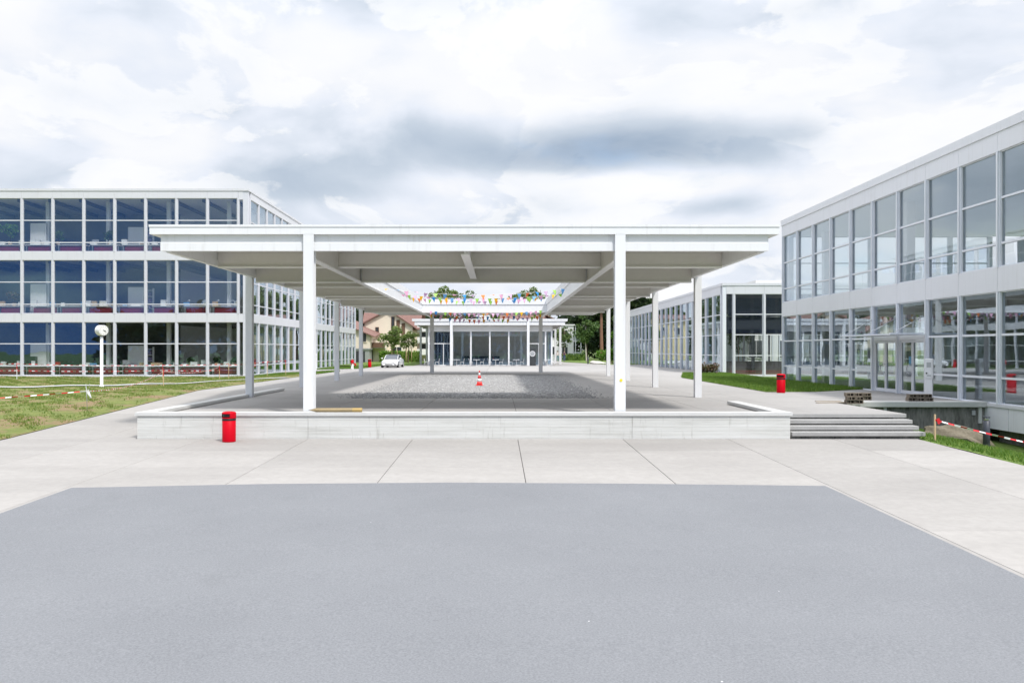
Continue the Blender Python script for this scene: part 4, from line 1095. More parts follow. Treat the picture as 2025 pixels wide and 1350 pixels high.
bx('ceiling', (HX + 0.2, HY + 0.2, 6.55), (HX + 16, HY + 52, 6.88), 'navy', HB)
bx('floor', (HX + 0.2, HY + 0.2, -0.3), (HX + 16, HY + 52, -0.1), 'wood_floor', HB)
bx('gallery_front', (HX + 0.3, HY + 2.4, 3.35), (HX + 16, HY + 2.6, 4.75), 'navy', HB)
bx('gallery_floor', (HX + 0.3, HY + 2.61, 3.35), (HX + 16, HY + 7, 3.6), 'frame_dark', HB)
bx('roller_blind', (HX + 0.9, HY + 1.9, 4.76), (HX + 16, HY + 1.95, 6.3), 'navy', HB)
bx('low_wall', (HX + 0.6, HY + 3.2, -0.1), (HX + 16, HY + 3.35, 0.95), 'interior_dark', HB)
for z in (0.0, 0.14): bx('floor_rail', (HX + 0.6, HY + 0.5, z + 0.02), (HX + 16, HY + 0.56, z + 0.07), 'maroon', HB)
for x in (3.2, 9.2):
    bx('inner_column', (HX + x, HY + 2.7, -0.1), (HX + x + 0.22, HY + 2.95, 3.34), 'frame_dark', HB)
# far side of the hall is glazed too
for k in range(7):
    x = HX + 0.85 + 2.5 * k
    bx('rear_mullion', (x - 0.08, HY + 14, -0.1), (x + 0.08, HY + 14.15, 6.5), 'alu_white', HB)
    if k < 6:
        bx('rear_pane', (x + 0.08, HY + 14.05, 0.0), (x + 2.42, HY + 14.07, 6.5), 'glass_clear', HB)
for k in range(21):
    y = HY + 0.5 + 2.55 * k
    bx('rear_mullion', (HX + 15.9, y - 0.1, -0.1), (HX + 16.05, y + 0.1, 6.5), 'alu', HB)

# ------------------------------------------------------------------ bunting in the roof opening
FLAGS = ['pink', 'orange', 'green', 'yellow', 'lilac', 'blue', 'pink', 'orange', 'skyblue', 'yellow', 'lilac', 'green', 'pink']
_pen = {}
def pennant_mesh(col, w, h):
    if (col, w, h) not in _pen:
        t = 0.002
        V = [(-w / 2, -t, 0), (w / 2, -t, 0), (w * .22, -t - .02, -h * .55), (0, -t + .01, -h), (-w * .22, -t - .02, -h * .55)]
        V += [(x_, y_ + 2 * t, z_) for x_, y_, z_ in V]
        me = bpy.data.meshes.new('pennant'); me.from_pydata(V, [], [(0, 4, 3, 2, 1), (5, 6, 7, 8, 9)] + [(i, (i + 1) % 5, 5 + (i + 1) % 5, 5 + i) for i in range(5)])
        me.materials.append(MAT['flag_' + col]); _pen[(col, w, h)] = me
    return _pen[(col, w, h)]
def bunting(a, b_, sag, n, label, size=(0.24, 0.34), seed=0):
    g = random.Random(seed)
    a, b_ = Vector(a), Vector(b_)
    o = thing('bunting', label, 'bunting', a, 'strings of coloured pennants under the canopy')
    pts = []
    for k in range(25):
        t = k / 24; p = a.lerp(b_, t) - a; p.z -= sag * 4 * t * (1 - t); pts.append(p)
    tube('cord', pts, 0.007, 'paper_white', o, n=5)
    ang = math.atan2((b_ - a).y, (b_ - a).x)
    for k in range(n):
        t = (k + 0.5) / n; p = a.lerp(b_, t) - a; p.z -= sag * 4 * t * (1 - t)
        ob = bpy.data.objects.new('pennant', pennant_mesh(FLAGS[(k * 5 + seed * 3 + g.randrange(2)) % len(FLAGS)], *size))
        blow = g.gauss(0.15, 0.45)
        if g.random() < 0.18: blow = g.choice((-1, 1)) * g.uniform(1.1, 1.5)
        ob.location = p; ob.rotation_euler = (blow, g.gauss(0, 0.12), ang + g.gauss(0, 0.25))
        link(ob, o)
bunting((-5.62, 40.0, 4.90), (3.62, 43.6, 5.16), 0.34, 20, 'nearest upper string of large coloured pennants across the roof opening', (0.23, 0.33), 1)
bunting((-5.62, 47.6, 5.12), (3.62, 46.2, 5.06), 0.27, 26, 'second upper string of pennants from the front of the opening', (0.22, 0.31), 2)
bunting((-5.62, 53.6, 5.30), (3.62, 52.4, 5.36), 0.30, 26, 'third upper string of pennants, just above the rear fascia', (0.22, 0.31), 3)
bunting((-5.1, 61.2, 4.80), (3.3, 61.2, 4.84), 0.22, 24, 'lower string of pennants hanging before the white rear fascia of the opening', (0.24, 0.34), 4)
bunting((-5.5, 65.5, 4.74), (3.5, 65.5, 4.74), 0.20, 22, 'middle lower string of pennants under the rear canopy strip', (0.25, 0.35), 5)
bunting((-5.5, 70.6, 4.80), (3.5, 70.6, 4.80), 0.34, 22, 'lowest string of pennants between the two rear canopy columns', (0.27, 0.38), 6)

# ------------------------------------------------------------------ litter bins
def litter_bin(loc, label, rz):
    o = thing('litter_bin', label, 'bin', loc, 'red litter bins', rz)
    lathe('body', [(0.182, 0.0), (0.185, 0.02), (0.187, 0.60), (0.180, 0.605)], 'red_paint', o, n=36)
    lathe('band', [(0.186, 0.606), (0.191, 0.61), (0.191, 0.655), (0.186, 0.659)], 'black', o, n=36)
    # hood with a letter-box opening at its front (-Y)
    n = 48; zs = [0.66, 0.675, 0.70, 0.80, 0.825, 0.845, 0.858, 0.862]; rs = [0.188, 0.195, 0.195, 0.195, 0.19, 0.165, 0.09, 0.001]
    V, Fq = [], []
    for r_, z_ in zip(rs, zs):
        for k in range(n): V.append((r_ * math.sin(2 * math.pi * k / n), -r_ * math.cos(2 * math.pi * k / n), z_))
    for i in range(len(zs) - 1):
        for k in range(n):
            if i == 2 and (k < 7 or k >= n - 7): continue
            Fq.append((i * n + k, i * n + (k + 1) % n, (i + 1) * n + (k + 1) % n, (i + 1) * n + k))
    Fq.append(tuple(range(n))[::-1])
    mesh_obj('hood', V, Fq, 'red_paint', o, smooth=True)
    lathe('inner_drum', [(0.165, 0.665), (0.165, 0.82)], 'black', o, n=24)
    return o
litter_bin((-7.62, 23.56, plaza_z(23.56) + 0.0), 'red litter bin standing against the pale concrete wall', R(-28))
litter_bin((12.77, 37.55, 0.0), 'red litter bin at the lawn corner before the right building', R(-35))
litter_bin((-14.05, 91.0, 0.02), 'small distant red litter bin left of the parked car', R(20))

# ------------------------------------------------------------------ traffic cone
cone = thing('traffic_cone', 'red and white striped traffic cone on the pebbles under the canopy', 'cone', (-1.0, 44.6, 0.03))
bx('base', (-0.20, -0.20, 0), (0.20, 0.20, 0.035), 'cone_red', cone, True, bev=0.012)
zz = [0.035, 0.20, 0.37, 0.53, 0.68, 0.80]
rad = lambda z: 0.155 - 0.155 * (z - 0.035) / 0.765 * 0.83
for i, (z0, z1) in enumerate(zip(zz[:-1], zz[1:])):
    lathe('stripe', [(rad(z0), z0 + 0.0005), (rad(z1), z1 - 0.0005)], ('cone_red', 'cone_white')[i % 2], cone, n=24)

# ------------------------------------------------------------------ clock on a post
clk = thing('post_clock', 'white round clock on a white post on the left lawn', 'clock', (-23.45, 49.2, float(lawn_left_h(np.array(-23.45), np.array(49.2)))), rz=R(38))
lathe('post', [(0.13, -0.1), (0.13, 0.06), (0.085, 0.08), (0.085, 2.98)], 'white_steel', clk, n=20)
ring_xz('drum', 0.31, -0.19, 0.19, 'white_steel', clk, (0, 0, 3.33), n=40)
for s in (-1, 1):
    fc = ring_xz('dial', 0.285, -0.004, 0.004, 'paper_white', clk, (0, s * 0.196, 3.33), n=40)
    for k in range(12):
        a = k * math.pi / 6
        L = 0.075 if k % 3 == 0 else 0.05
        tk = bx('hour_mark', (-0.006, -0.003, -L / 2), (0.006, 0.003, L / 2), 'black', fc, True)
        tk.location = (0.235 * math.sin(a), s * 0.006, 0.235 * math.cos(a)); tk.rotation_euler = (0, a, 0)
    for nm, ang, L, w in (('hour_hand', R(100), 0.14, 0.024), ('minute_hand', R(128), 0.20, 0.016)):
        hd = bx(nm, (-w / 2, -0.003, -0.05), (w / 2, 0.003, L), 'black', fc, True)
        hd.location = (hd.location[0], s * (0.012 if nm[0] == 'h' else 0.018), 0)
        cx = (L - 0.05) / 2
        aa = ang if s < 0 else -ang
        hd.location = (cx * math.sin(aa), hd.location[1], cx * math.cos(aa)); hd.rotation_euler = (0, aa, 0)
clk.rotation_euler = (0, 0, R(58))

# ------------------------------------------------------------------ barrier stakes and tape
def lz(x, y): return float(lawn_left_h(np.array(float(x)), np.array(float(y))))
def stake(x, y, h, label, m='wood_stake', z=None, lean=(0, 0), top='red_tape', r=0.022):
    z = lz(x, y) if z is None else z
    o = thing('stake', label, 'stake', (x, y, z), 'barrier tape stakes')
    tube('shaft', [(0, 0, -0.15), (lean[0] * .5, lean[1] * .5, h * 0.62), (lean[0] * .62, lean[1] * .62, h * 0.62)][:2], r, m, o, n=8, smooth=False)
    tube('tip', [(lean[0] * .5, lean[1] * .5, h * 0.62), (lean[0], lean[1], h)], [r, r * 0.95], top or m, o, n=8, smooth=False)
    return Vector((x + lean[0], y + lean[1], z + h))
def tape(pts, label, sag=0.08, w=0.042, step=0.2):
    pts = [Vector(p) for p in pts]
    V, Fq, mi = [], [], []
    k = 0; first = pts[0].copy()
    for a, b_ in zip(pts[:-1], pts[1:]):
        L = (b_ - a).length; n_ = max(2, int(L / step))
        for i in range(n_):
            t0, t1 = i / n_, (i + 1) / n_
            q_ = []
            for t in (t0, t1):
                p = a.lerp(b_, t); p.z -= sag * L / 6 * 4 * t * (1 - t)
                tw = 0.9 * math.sin(3.1 * (k + t) * 0.35)
                off = Vector((0, math.sin(tw) * w / 2, math.cos(tw) * w / 2))
                q_ += [p - off - first, p + off - first]
            nV = len(V); V += q_
            Fq.append((nV, nV + 2, nV + 3, nV + 1)); mi.append(k % 2); k += 1
    o = mesh_obj('barrier_tape', V, Fq, None, None, first, mats=['red_tape', 'white_tape'], midx=mi)
    tag(o, label, 'barrier tape', 'red and white barrier tapes')
    md = o.modifiers.new('thick', 'SOLIDIFY'); md.thickness = 0.002
# lawn barrier: metal picket near the paving, wooden stakes further off
pk = thing('picket', 'thin grey metal picket with hooks on the lawn near the paving', 'stake', (-15.3, 31.0, lz(-15.3, 31.0)))
tube('rod', [(0, 0, -0.2), (-0.03, 0, 0.5), (-0.06, 0, 1.0)], 0.011, 'galv', pk, n=6)
for z in (0.42, 0.82, 0.95):
    tube('hook', [(-0.05 * z, 0, z), (0.06, 0, z - 0.01), (0.08, 0, z + 0.07)], 0.008, 'galv', pk, n=6)
pA = Vector((-15.36, 31.0, lz(-15.3, 31.0) + 0.74))
pB = stake(-18.9, 47.0, 0.95, 'wooden stake with red tip on the lawn right of the clock post')
pC = stake(-20.6, 61.5, 1.0, 'wooden stake with red tip on the lawn near the building corner')
pD = stake(-35.0, 60.5, 1.2, 'red-tipped white stake at the left edge before the building', m='white_steel')
pE = stake(-25.0, 62.0, 1.1, 'orange stake before the ground floor windows right of the clock')
pF = stake(-20.4, 63.0, 1.2, 'pale stake beside the building corner', top='wood_stake')
pG = stake(-17.9, 64.5, 1.05, 'red-topped stake on the grass strip just right of the first column', z=0.0)
pH = stake(-16.9, 66.2, 1.15, 'red-topped stake on the grass strip further right by the side facade', z=0.0)
tape([(-22.5, 28.2, lz(-22.5, 28.2) + 0.45), pA], 'red and white tape from the left edge to the metal picket', 0.05)
tape([pA, pB - Vector((0, 0, 0.08)), pC - Vector((0, 0, 0.1))], 'red and white tape from the metal picket past the clock to the corner stake', 0.10)
tape([(-47, 60, 1.0), pD - Vector((0, 0, .05)), pE - Vector((0, 0, .05)), pF - Vector((0, 0, .1))], 'upper red and white tape along the ground floor windows', 0.05)
tape([(-47, 60, 0.55), pD - Vector((0, 0, .55)), pE - Vector((0, 0, .45)), pC - Vector((0, 0, .35))], 'lower red and white tape along the ground floor windows', 0.04)
tape([pF - Vector((0, 0, .2)), pG - Vector((0, 0, .05)), pH - Vector((0, 0, .08))], 'short red and white tape between the grass strip stakes', 0.05)
kn = mesh_obj('tape_knot', [(0, 0, 0), (0.10, 0.0, 0.07), (0.13, 0.02, -0.02), (0.05, 0.01, -0.10), (0.22, -0.02, -0.25), (0.17, 0, -0.26)], [(0, 3, 2, 1), (3, 5, 4, 2)], 'white_tape', None, pA)
tag(kn, 'white knotted tape end on the metal picket', 'tape knot'); kn.modifiers.new('t', 'SOLIDIFY').thickness = 0.003
# right side
zr = float(lawn_right_h(np.array(12.55), np.array(23.9)))
pR = stake(12.55, 23.9, 0.72, 'short wooden stake at the foot of the concrete steps', z=zr + 0.05, top=None, r=0.028)
pP = stake(17.3, 24.6, 0.42, 'low peg beside the basement wall at the right edge', z=float(lawn_right_h(np.array(17.3), np.array(24.6))), top=None)
tape([pR - Vector((0, 0.03, 0.16)), pP], 'red and white tape from the short stake towards the basement wall', 0.06, w=0.055)
kn = mesh_obj('tape_knot', [(0, 0, 0.04), (0.07, 0, 0.06), (0.12, 0.01, -0.05), (0.07, 0, -0.13), (0.02, 0, -0.09)], [(0, 4, 3, 2, 1)], 'red_tape', None, pR - Vector((-0.03, 0.05, 0.16)))
tag(kn, 'red knotted tape end on the short wooden stake', 'tape knot'); kn.modifiers.new('t', 'SOLIDIFY').thickness = 0.003

# ------------------------------------------------------------------ bollard lights, boulders, pillars
def bollard(loc, label, h=0.92, r=0.095, foot=True):
    o = thing('bollard_light', label, 'bollard', loc, 'dark bollard lights')
    lathe('post', [(r, -0.15), (r, h * 0.86), (r * 0.9, h * 0.865)], 'bollard_grey', o, n=24)
    lathe('lens', [(r * 0.8, h * 0.866), (r * 0.35, h * 0.955), (r * 0.35, h * 0.96)], 'steel', o, n=20)
    lathe('cap', [(r * 1.02, h * 0.962), (r * 1.02, h - 0.004), (r * 0.98, h)], 'bollard_grey', o, n=24)
    if foot: bx('foot', (-0.17, -0.17, -0.06), (0.17, 0.17, 0.012), 'concrete_cap', o, True)
bollard((14.5, 24.7, float(lawn_right_h(np.array(14.5), np.array(24.7))) + 0.02), 'dark grey bollard light on the sunken lawn at right')
bollard((12.0, 111.0, 0.03), 'small distant dark bollard beside the paved court', 1.0, 0.1)
bollard((-9.3, 132.0, 0.0), 'tall dark lamp post behind the parked car', 4.2, 0.07)
def boulder(loc, dims, m, label, seed, rz=0):
    bm = bmesh.new(); bmesh.ops.create_icosphere(bm, subdivisions=4, radius=1.0)
    g = np.random.default_rng(seed); cuts = g.normal(0, 1, (11, 3)); cuts /= np.linalg.norm(cuts, axis=1)[:, None]; off = g.uniform(0.58, 0.85, 11)
    ph = g.uniform(0, 6, (6, 3)); fr = g.uniform(2.5, 9, (6, 3))
    for v in bm.verts:
        c = np.array(v.co)
        for nrm, d in zip(cuts, off):                    # cleave flat faces off the lump
            k_ = c @ nrm
            if k_ > d: c = c - nrm * (k_ - d) * 0.92
        c = c * (1 + sum(np.sin(c @ fr[i] + ph[i, 0]) * 0.022 for i in range(6)))
        v.co = Vector((c[0] * dims[0] / 2, c[1] * dims[1] / 2, c[2] * dims[2] / 2))
    o = bm_obj('boulder', bm, m, None, loc, smooth=False); o.rotation_euler = (0, R(6), rz)
    tag(o, label, 'boulder')
boulder((14.15, 26.0, -0.98), (2.3, 1.3, 1.1), 'rock', 'long brown boulder lying on the sunken lawn behind the bollard', 5, R(-24))
boulder((13.6, 113.0, 0.12), (2.4, 1.2, 0.6), 'rock_pale', 'pale rock beside the distant shrub behind the court', 9, R(10))
boulder((15.2, 113.2, 0.08), (1.3, 0.9, 0.4), 'rock', 'small brown rock right of the pale rock behind the court', 11, R(30))
def pillar(loc, label, rz):
    o = thing('terminal_pillar', label, 'pillar', loc, 'white terminal pillars', rz)
    bx('post', (-0.13, -0.08, 0), (0.13, 0.08, 1.02), 'white_steel', o, True, bev=0.02)
    bx('head', (-0.15, -0.10, 0.80), (0.15, 0.06, 1.60), 'white_steel', o, True, bev=0.03)
    bx('screen', (-0.08, -0.105, 1.25), (0.08, -0.10, 1.45), 'galv', o, True)
    ring_xz('button', 0.03, -0.115, -0.10, 'black', o, (-0.08, 0, 1.02), n=14)
    bx('slot', (-0.06, -0.106, 0.90), (0.08, -0.10, 0.95), 'galv', o, True)
pillar((17.0, 32.8, 0.0), 'white terminal pillar beside the entrance doors of the right building', R(-35))
pillar((-17.6, 80.0, -0.06), 'white terminal pillar at the side entrance of the left building', R(35))
hy = thing('fire_hydrant', 'red and white fire hydrant near the side entrance of the left building', 'hydrant', (-14.55, 83.0, 0.0))
lathe('barrel', [(0.16, 0), (0.16, 0.06), (0.12, 0.08), (0.12, 0.62)], 'white_steel', hy, n=20)
lathe('bonnet', [(0.17, 0.62), (0.18, 0.68), (0.15, 0.86), (0.05, 0.93), (0.05, 0.97)], 'red_paint', hy, n=20)
tube('outlet', [(0.08, 0, 0.55), (0.30, 0, 0.52), (0.34, -0.05, 0.30)], [0.06, 0.07, 0.07], 'red_paint', hy, n=12)
tube('outlet', [(0, -0.08, 0.55), (0, -0.24, 0.55)], [0.06, 0.065], 'red_paint', hy, n=12)

# ------------------------------------------------------------------ giant wooden pencil on the wall
pc = thing('giant_pencil', 'oversized wooden pencil lying on the low wall beside the left column', 'pencil', (-5.30, 24.25, 0.19))
def hexrod(name, x0, x1, r0, r1, m):
    V = []
    for x_, r_ in ((x0, r0), (x1, r1)):
        for k in range(6): V.append((x_, r_ * math.cos(k * math.pi / 3), r_ * math.sin(k * math.pi / 3)))
    mesh_obj(name, V, [(k, (k + 1) % 6, 6 + (k + 1) % 6, 6 + k) for k in range(6)] + [tuple(range(6)), tuple(range(11, 5, -1))], m, pc)
hexrod('barrel', 0.0, 1.05, 0.064, 0.066, 'pencil_wood'); hexrod('painted_end', 1.051, 1.33, 0.0665, 0.0665, 'pencil_yellow')
hexrod('sharpened_cone', -0.19, -0.001, 0.012, 0.062, 'pencil_wood'); hexrod('lead', -0.23, -0.1905, 0.002, 0.0115, 'black')
pc.rotation_euler = (0, 0, R(2))

# ------------------------------------------------------------------ hollow bricks on the landing
def brick_mesh():
    L, H, Dp = 0.29, 0.13, 0.22
    if 'brick' in _cache: return _cache['brick']
    bm = bmesh.new()
    # front frame with 2x3 hollows: build the solid bars
    def bar(x0, x1, z0, z1):
        r_ = bmesh.ops.create_cube(bm, size=1.0)
        for v in r_['verts']: v.co = Vector(((x0 + x1) / 2 + v.co.x * (x1 - x0), v.co.y * Dp, (z0 + z1) / 2 + v.co.z * (z1 - z0)))
    for z0, z1 in ((0, .022), (.106, .13)): bar(-L / 2, L / 2, z0, z1)
    for x0 in (-L / 2, -0.014, L / 2 - 0.028): bar(x0, x0 + 0.028, 0.0225, 0.1055)
    bar(-0.09, -0.075, 0.0225, 0.1055)
    r_ = bmesh.ops.create_cube(bm, size=1.0)
    for v in r_['verts']: v.co = Vector((v.co.x * (L - 0.01), Dp / 2 - 0.012 + v.co.y * 0.02, 0.065 + v.co.z * 0.125))
    me = bpy.data.meshes.new('brick'); bm.to_mesh(me); bm.free(); me.materials.append(MAT['brick']); _cache['brick'] = me
    return me
def brick_pile(loc, rows, labels_pre):
    i = 0
    for r_, cnt in enumerate(rows):
        for c_ in range(cnt):
            o = bpy.data.objects.new('hollow_brick', brick_mesh())
            o.location = (loc[0] + (c_ - (max(rows) - 1) / 2) * 0.30 + 0.02 * math.sin(7 * i), loc[1] + 0.02 * math.cos(5 * i), loc[2] + r_ * 0.1315)
            o.rotation_euler = (0, 0, R(3 * math.sin(11 * i)))
            COL.objects.link(o)
            row = ('bottom', 'middle', 'top')[r_] if len(rows) == 3 else ('lower', 'upper')[r_]
            side = ('left', 'centre', 'right')[c_]
            tag(o, f'{side} hollow brick in the {row} row of the {labels_pre}', 'brick', 'hollow bricks on the landing'); i += 1
brick_pile((13.0, 30.05, 0.0), [2, 3, 3], 'brick pile beside the steps')
brick_pile((15.55, 30.72, 0.047), [3, 3], 'brick pile before the entrance doors')
for k, (xa, ya, xb, yb, lab) in enumerate(((11.6, 30.3, 13.4, 30.7, 'short board under the brick pile beside the steps'), (11.9, 31.2, 17.0, 31.35, 'long thin board lying across the landing behind the bricks'))):
    a = math.atan2(yb - ya, xb - xa); L = math.hypot(xb - xa, yb - ya)
    o = bx('board', (-L / 2, -0.06, 0), (L / 2, 0.06, 0.025), 'wood_old', None, True, bev=0.004); o.location = ((xa + xb) / 2, (ya + yb) / 2, 0.013); o.rotation_euler = (0, 0, a)
    tag(o, lab, 'board')

# ------------------------------------------------------------------ white tables and chairs before the pavilion
def chair(loc, rz, label):
    o = thing('chair', label, 'chair', loc, 'white chairs before the pavilion', rz)
    bx('seat', (-0.21, -0.21, 0.43), (0.21, 0.21, 0.46), 'white_steel', o, True, bev=0.01)
    bk = bx('backrest', (-0.20, -0.012, -0.2), (0.20, 0.012, 0.2), 'white_steel', o, True, bev=0.008); bk.location = (0, 0.24, 0.68); bk.rotation_euler = (R(-10), 0, 0)
    for x_ in (-0.18, 0.18):
        for y_ in (-0.18, 0.19): tube('leg', [(x_, y_, 0.43), (x_ * 1.15, y_ * 1.15, 0)], 0.013, 'white_steel', o, n=6)
def table(loc, label):
    o = thing('cafe_table', label, 'table', loc, 'white tables before the pavilion')
    bx('table_top', (-0.4, -0.4, 0.70), (0.4, 0.4, 0.74), 'white_steel', o, True, bev=0.01)
    lathe('pedestal', [(0.05, 0.02), (0.05, 0.70)], 'white_steel', o, n=12)
    lathe('foot', [(0.24, 0), (0.24, 0.02), (0.06, 0.035)], 'white_steel', o, n=20)
sets = [(-9.0 + 0.4, 'leftmost'), (-5.6 + 0.0, 'second'), (-3.2, 'third'), (-0.9, 'middle'), (1.6, 'fifth'), (5.3, 'rightmost')]
wpos = {'leftmost': 'leftmost of the pavilion tables', 'second': 'second pavilion table from the left', 'third': 'third pavilion table from the left',
        'middle': 'fourth pavilion table from the left', 'fifth': 'fifth pavilion table from the left', 'rightmost': 'rightmost of the pavilion tables'}
for x_, w_ in sets:
    table((x_ + 0.6, YP + 0.15, 0), 'white square table, ' + wpos[w_])
    chair((x_ - 0.05, YP + 0.15, 0), R(90), 'white chair on the left side of the ' + wpos[w_])
    chair((x_ + 1.25, YP + 0.15, 0), R(-90), 'white chair on the right side of the ' + wpos[w_])
sg = thing('round_sign', 'round white sign on a black stand before the pavilion', 'sign', (4.15, YP + 0.3, 0))
bx('stand', (-0.30, 0.03, 0), (0.42, 0.09, 2.1), 'frame_dark', sg, True)
ring_xz('disc', 0.34, -0.03, 0.03, 'white_steel', sg, (0, 0, 1.45)); ring_xz('disc_face', 0.27, -0.036, -0.031, 'galv', sg, (0, 0, 1.45))

# ------------------------------------------------------------------ people
def person(loc, rz, pose, mats_by, label, hair='hair'):
    """one skinned body; mats_by = [(z limit, material)] from the feet up, arms get the skin or sleeve material"""
    J, E, Rr = pose
    me = bpy.data.meshes.new('body'); me.from_pydata(J, E, [])
    o = bpy.data.objects.new('person', me); COL.objects.link(o)
    o.modifiers.new('skin', 'SKIN'); s = o.modifiers.new('sub', 'SUBSURF'); s.levels = 2; s.render_levels = 2
    for v, r_ in zip(me.skin_vertices[0].data, Rr): v.radius = r_ if isinstance(r_, tuple) else (r_, r_)
    me.skin_vertices[0].data[0].use_root = True
    dg = bpy.context.evaluated_depsgraph_get(); ev = o.evaluated_get(dg)
    nm = bpy.data.meshes.new_from_object(ev)
    bpy.data.objects.remove(o)
    names = [m_ for _, m_ in mats_by] + ['skin']
    nm.materials.clear()
    for m_ in names: nm.materials.append(MAT[m_])
    for p in nm.polygons:
        z = p.center.z; p.use_smooth = True
        for i, (lim, m_) in enumerate(mats_by):
            if z < lim: p.material_index = i; break
        else: p.material_index = len(mats_by)
        if abs(p.center.x) > 0.215 and 0.75 < z < 1.30: p.material_index = len(mats_by)
    o = bpy.data.objects.new('person', nm); COL.objects.link(o)
    o.location = loc; o.rotation_euler = (0, 0, rz); tag(o, label, 'person')
    h = bmesh.new(); bmesh.ops.create_uvsphere(h, u_segments=14, v_segments=10, radius=0.105)
    for v in list(h.verts):
        v.co.y += 0.02; v.co.z *= 1.12
        if v.co.z < -0.02 and v.co.y < 0.02: v.co *= 0.8
    bm_obj('hair', h, hair, o, (0, 0.015, 1.655), True)
    return o
def pose(step, arms):
    J = [(0, 0, .95), (0, 0, 1.15), (0, 0.01, 1.36), (0, 0, 1.47), (0, -.015, 1.56), (0, -.02, 1.68),
         (.10, 0, .90), (.11, -step, .50), (.11, -step * .6, .08), (.12, -step * .6 - .13, .03),
         (-.10, 0, .90), (-.11, step * .6, .50), (-.11, step, .08), (-.12, step - .13, .03)]
    E = [(0, 1), (1, 2), (2, 3), (3, 4), (4, 5), (0, 6), (6, 7), (7, 8), (8, 9), (0, 10), (10, 11), (11, 12), (12, 13)]
    Rr = [(.16, .12), (.15, .11), (.17, .11), (.06, .06), (.075, .085), (.07, .08), .085, .062, .045, .04, .085, .062, .045, .04]
    for s, (el, wr) in zip((1, -1), arms):
        b0 = len(J)
        J += [(s * .19, 0, 1.38), (s * el[0], el[1], el[2]), (s * wr[0], wr[1], wr[2]), (s * wr[0], wr[1] - .06, wr[2] - .03)]
        E += [(2, b0), (b0, b0 + 1), (b0 + 1, b0 + 2), (b0 + 2, b0 + 3)]; Rr += [.055, .042, .032, .028]
    return J, E, Rr
person((9.95, 139.0, 0.0), R(25), pose(0.10, (((.26, .0, 1.10), (.16, -.22, 1.08)), ((.26, .02, 1.1), (.2, -.18, 1.02)))), [(.06, 'black'), (.92, 'teal_cloth'), (1.47, 'pale_cloth')],
       'person in pale top and teal skirt beside the pavilion column')
person((11.1, 139.5, 0.0), R(-10), pose(0.05, (((.27, .0, 1.12), (.15, -.25, 1.15)), ((.27, .0, 1.12), (.14, -.24, 1.18)))), [(.06, 'black'), (.93, 'denim'), (1.47, 'plum_cloth')],
       'person in dark top and blue jeans right of the pavilion')

# ------------------------------------------------------------------ white car
car = thing('parked_car', 'white four-door sports car parked left of the far pavilion', 'car', (-11.75, 89.3, 0.0), rz=R(-3))
def loft(name, secs, m, parent, smooth=True):
    """secs: list of (y, [(x,z) half profile bottom->top]) mirrored; front is -Y"""
    V, Fq = [], []
    nprof = None
    for y, pr in secs:
        full = [(x_, z_) for x_, z_ in pr] + [(-x_, z_) for x_, z_ in reversed(pr)]
        nprof = len(full)
        V += [(x_, y, z_) for x_, z_ in full]
    for i in range(len(secs) - 1):
        for k in range(nprof):
            Fq.append((i * nprof + k, i * nprof + (k + 1) % nprof, (i + 1) * nprof + (k + 1) % nprof, (i + 1) * nprof + k))
    Fq.append(tuple(range(nprof))); Fq.append(tuple((len(secs) - 1) * nprof + k for k in range(nprof))[::-1])
    return mesh_obj(name, V, Fq, m, parent, smooth=smooth)
def sec(w, zb, zm, zt, wt): return [(w * .86, zb), (w * .98, zb + .08), (w, zm), (w * .97, zm + (zt - zm) * .6), (wt, zt), (wt * .5, zt + .025)]
body = loft('body', [(0.00, sec(.70, .28, .42, .56, .52)), (.06, sec(.80, .20, .42, .64, .62)), (.25, sec(.90, .17, .45, .72, .72)), (.7, sec(.955, .17, .52, .80, .78)), (1.35, sec(.965, .18, .55, .90, .80)),
                     (2.0, sec(.965, .18, .55, .95, .86)), (3.2, sec(.965, .18, .56, .97, .86)), (4.1, sec(.965, .18, .56, .97, .84)), (4.7, sec(.92, .22, .56, .93, .75)), (4.95, sec(.80, .32, .55, .82, .6))], 'car_paint', car)
md = body.modifiers.new('s', 'SUBSURF'); md.levels = 1; md.render_levels = 2
loft('cabin', [(1.30, [(.74, .86), (.66, .90), (.60, .915), (.3, .93)]), (1.75, [(.80, .92), (.72, 1.14), (.62, 1.18), (.3, 1.20)]), (2.25, [(.82, .94), (.70, 1.34), (.58, 1.38), (.3, 1.40)]),
               (3.0, [(.82, .95), (.70, 1.36), (.58, 1.405), (.3, 1.42)]), (3.9, [(.80, .95), (.68, 1.22), (.56, 1.28), (.3, 1.30)]), (4.6, [(.70, .92), (.6, .98), (.5, 1.0), (.3, 1.02)])], 'car_glass', car)
loft('roof_panel', [(2.18, [(.665, 1.335), (.665, 1.345), (.58, 1.385), (.3, 1.408)]), (2.6, [(.70, 1.36), (.70, 1.37), (.59, 1.412), (.3, 1.432)]), (3.1, [(.70, 1.355), (.70, 1.368), (.58, 1.41), (.3, 1.428)]), (3.95, [(.665, 1.215), (.665, 1.225), (.55, 1.275), (.3, 1.30)])], 'car_paint', car)
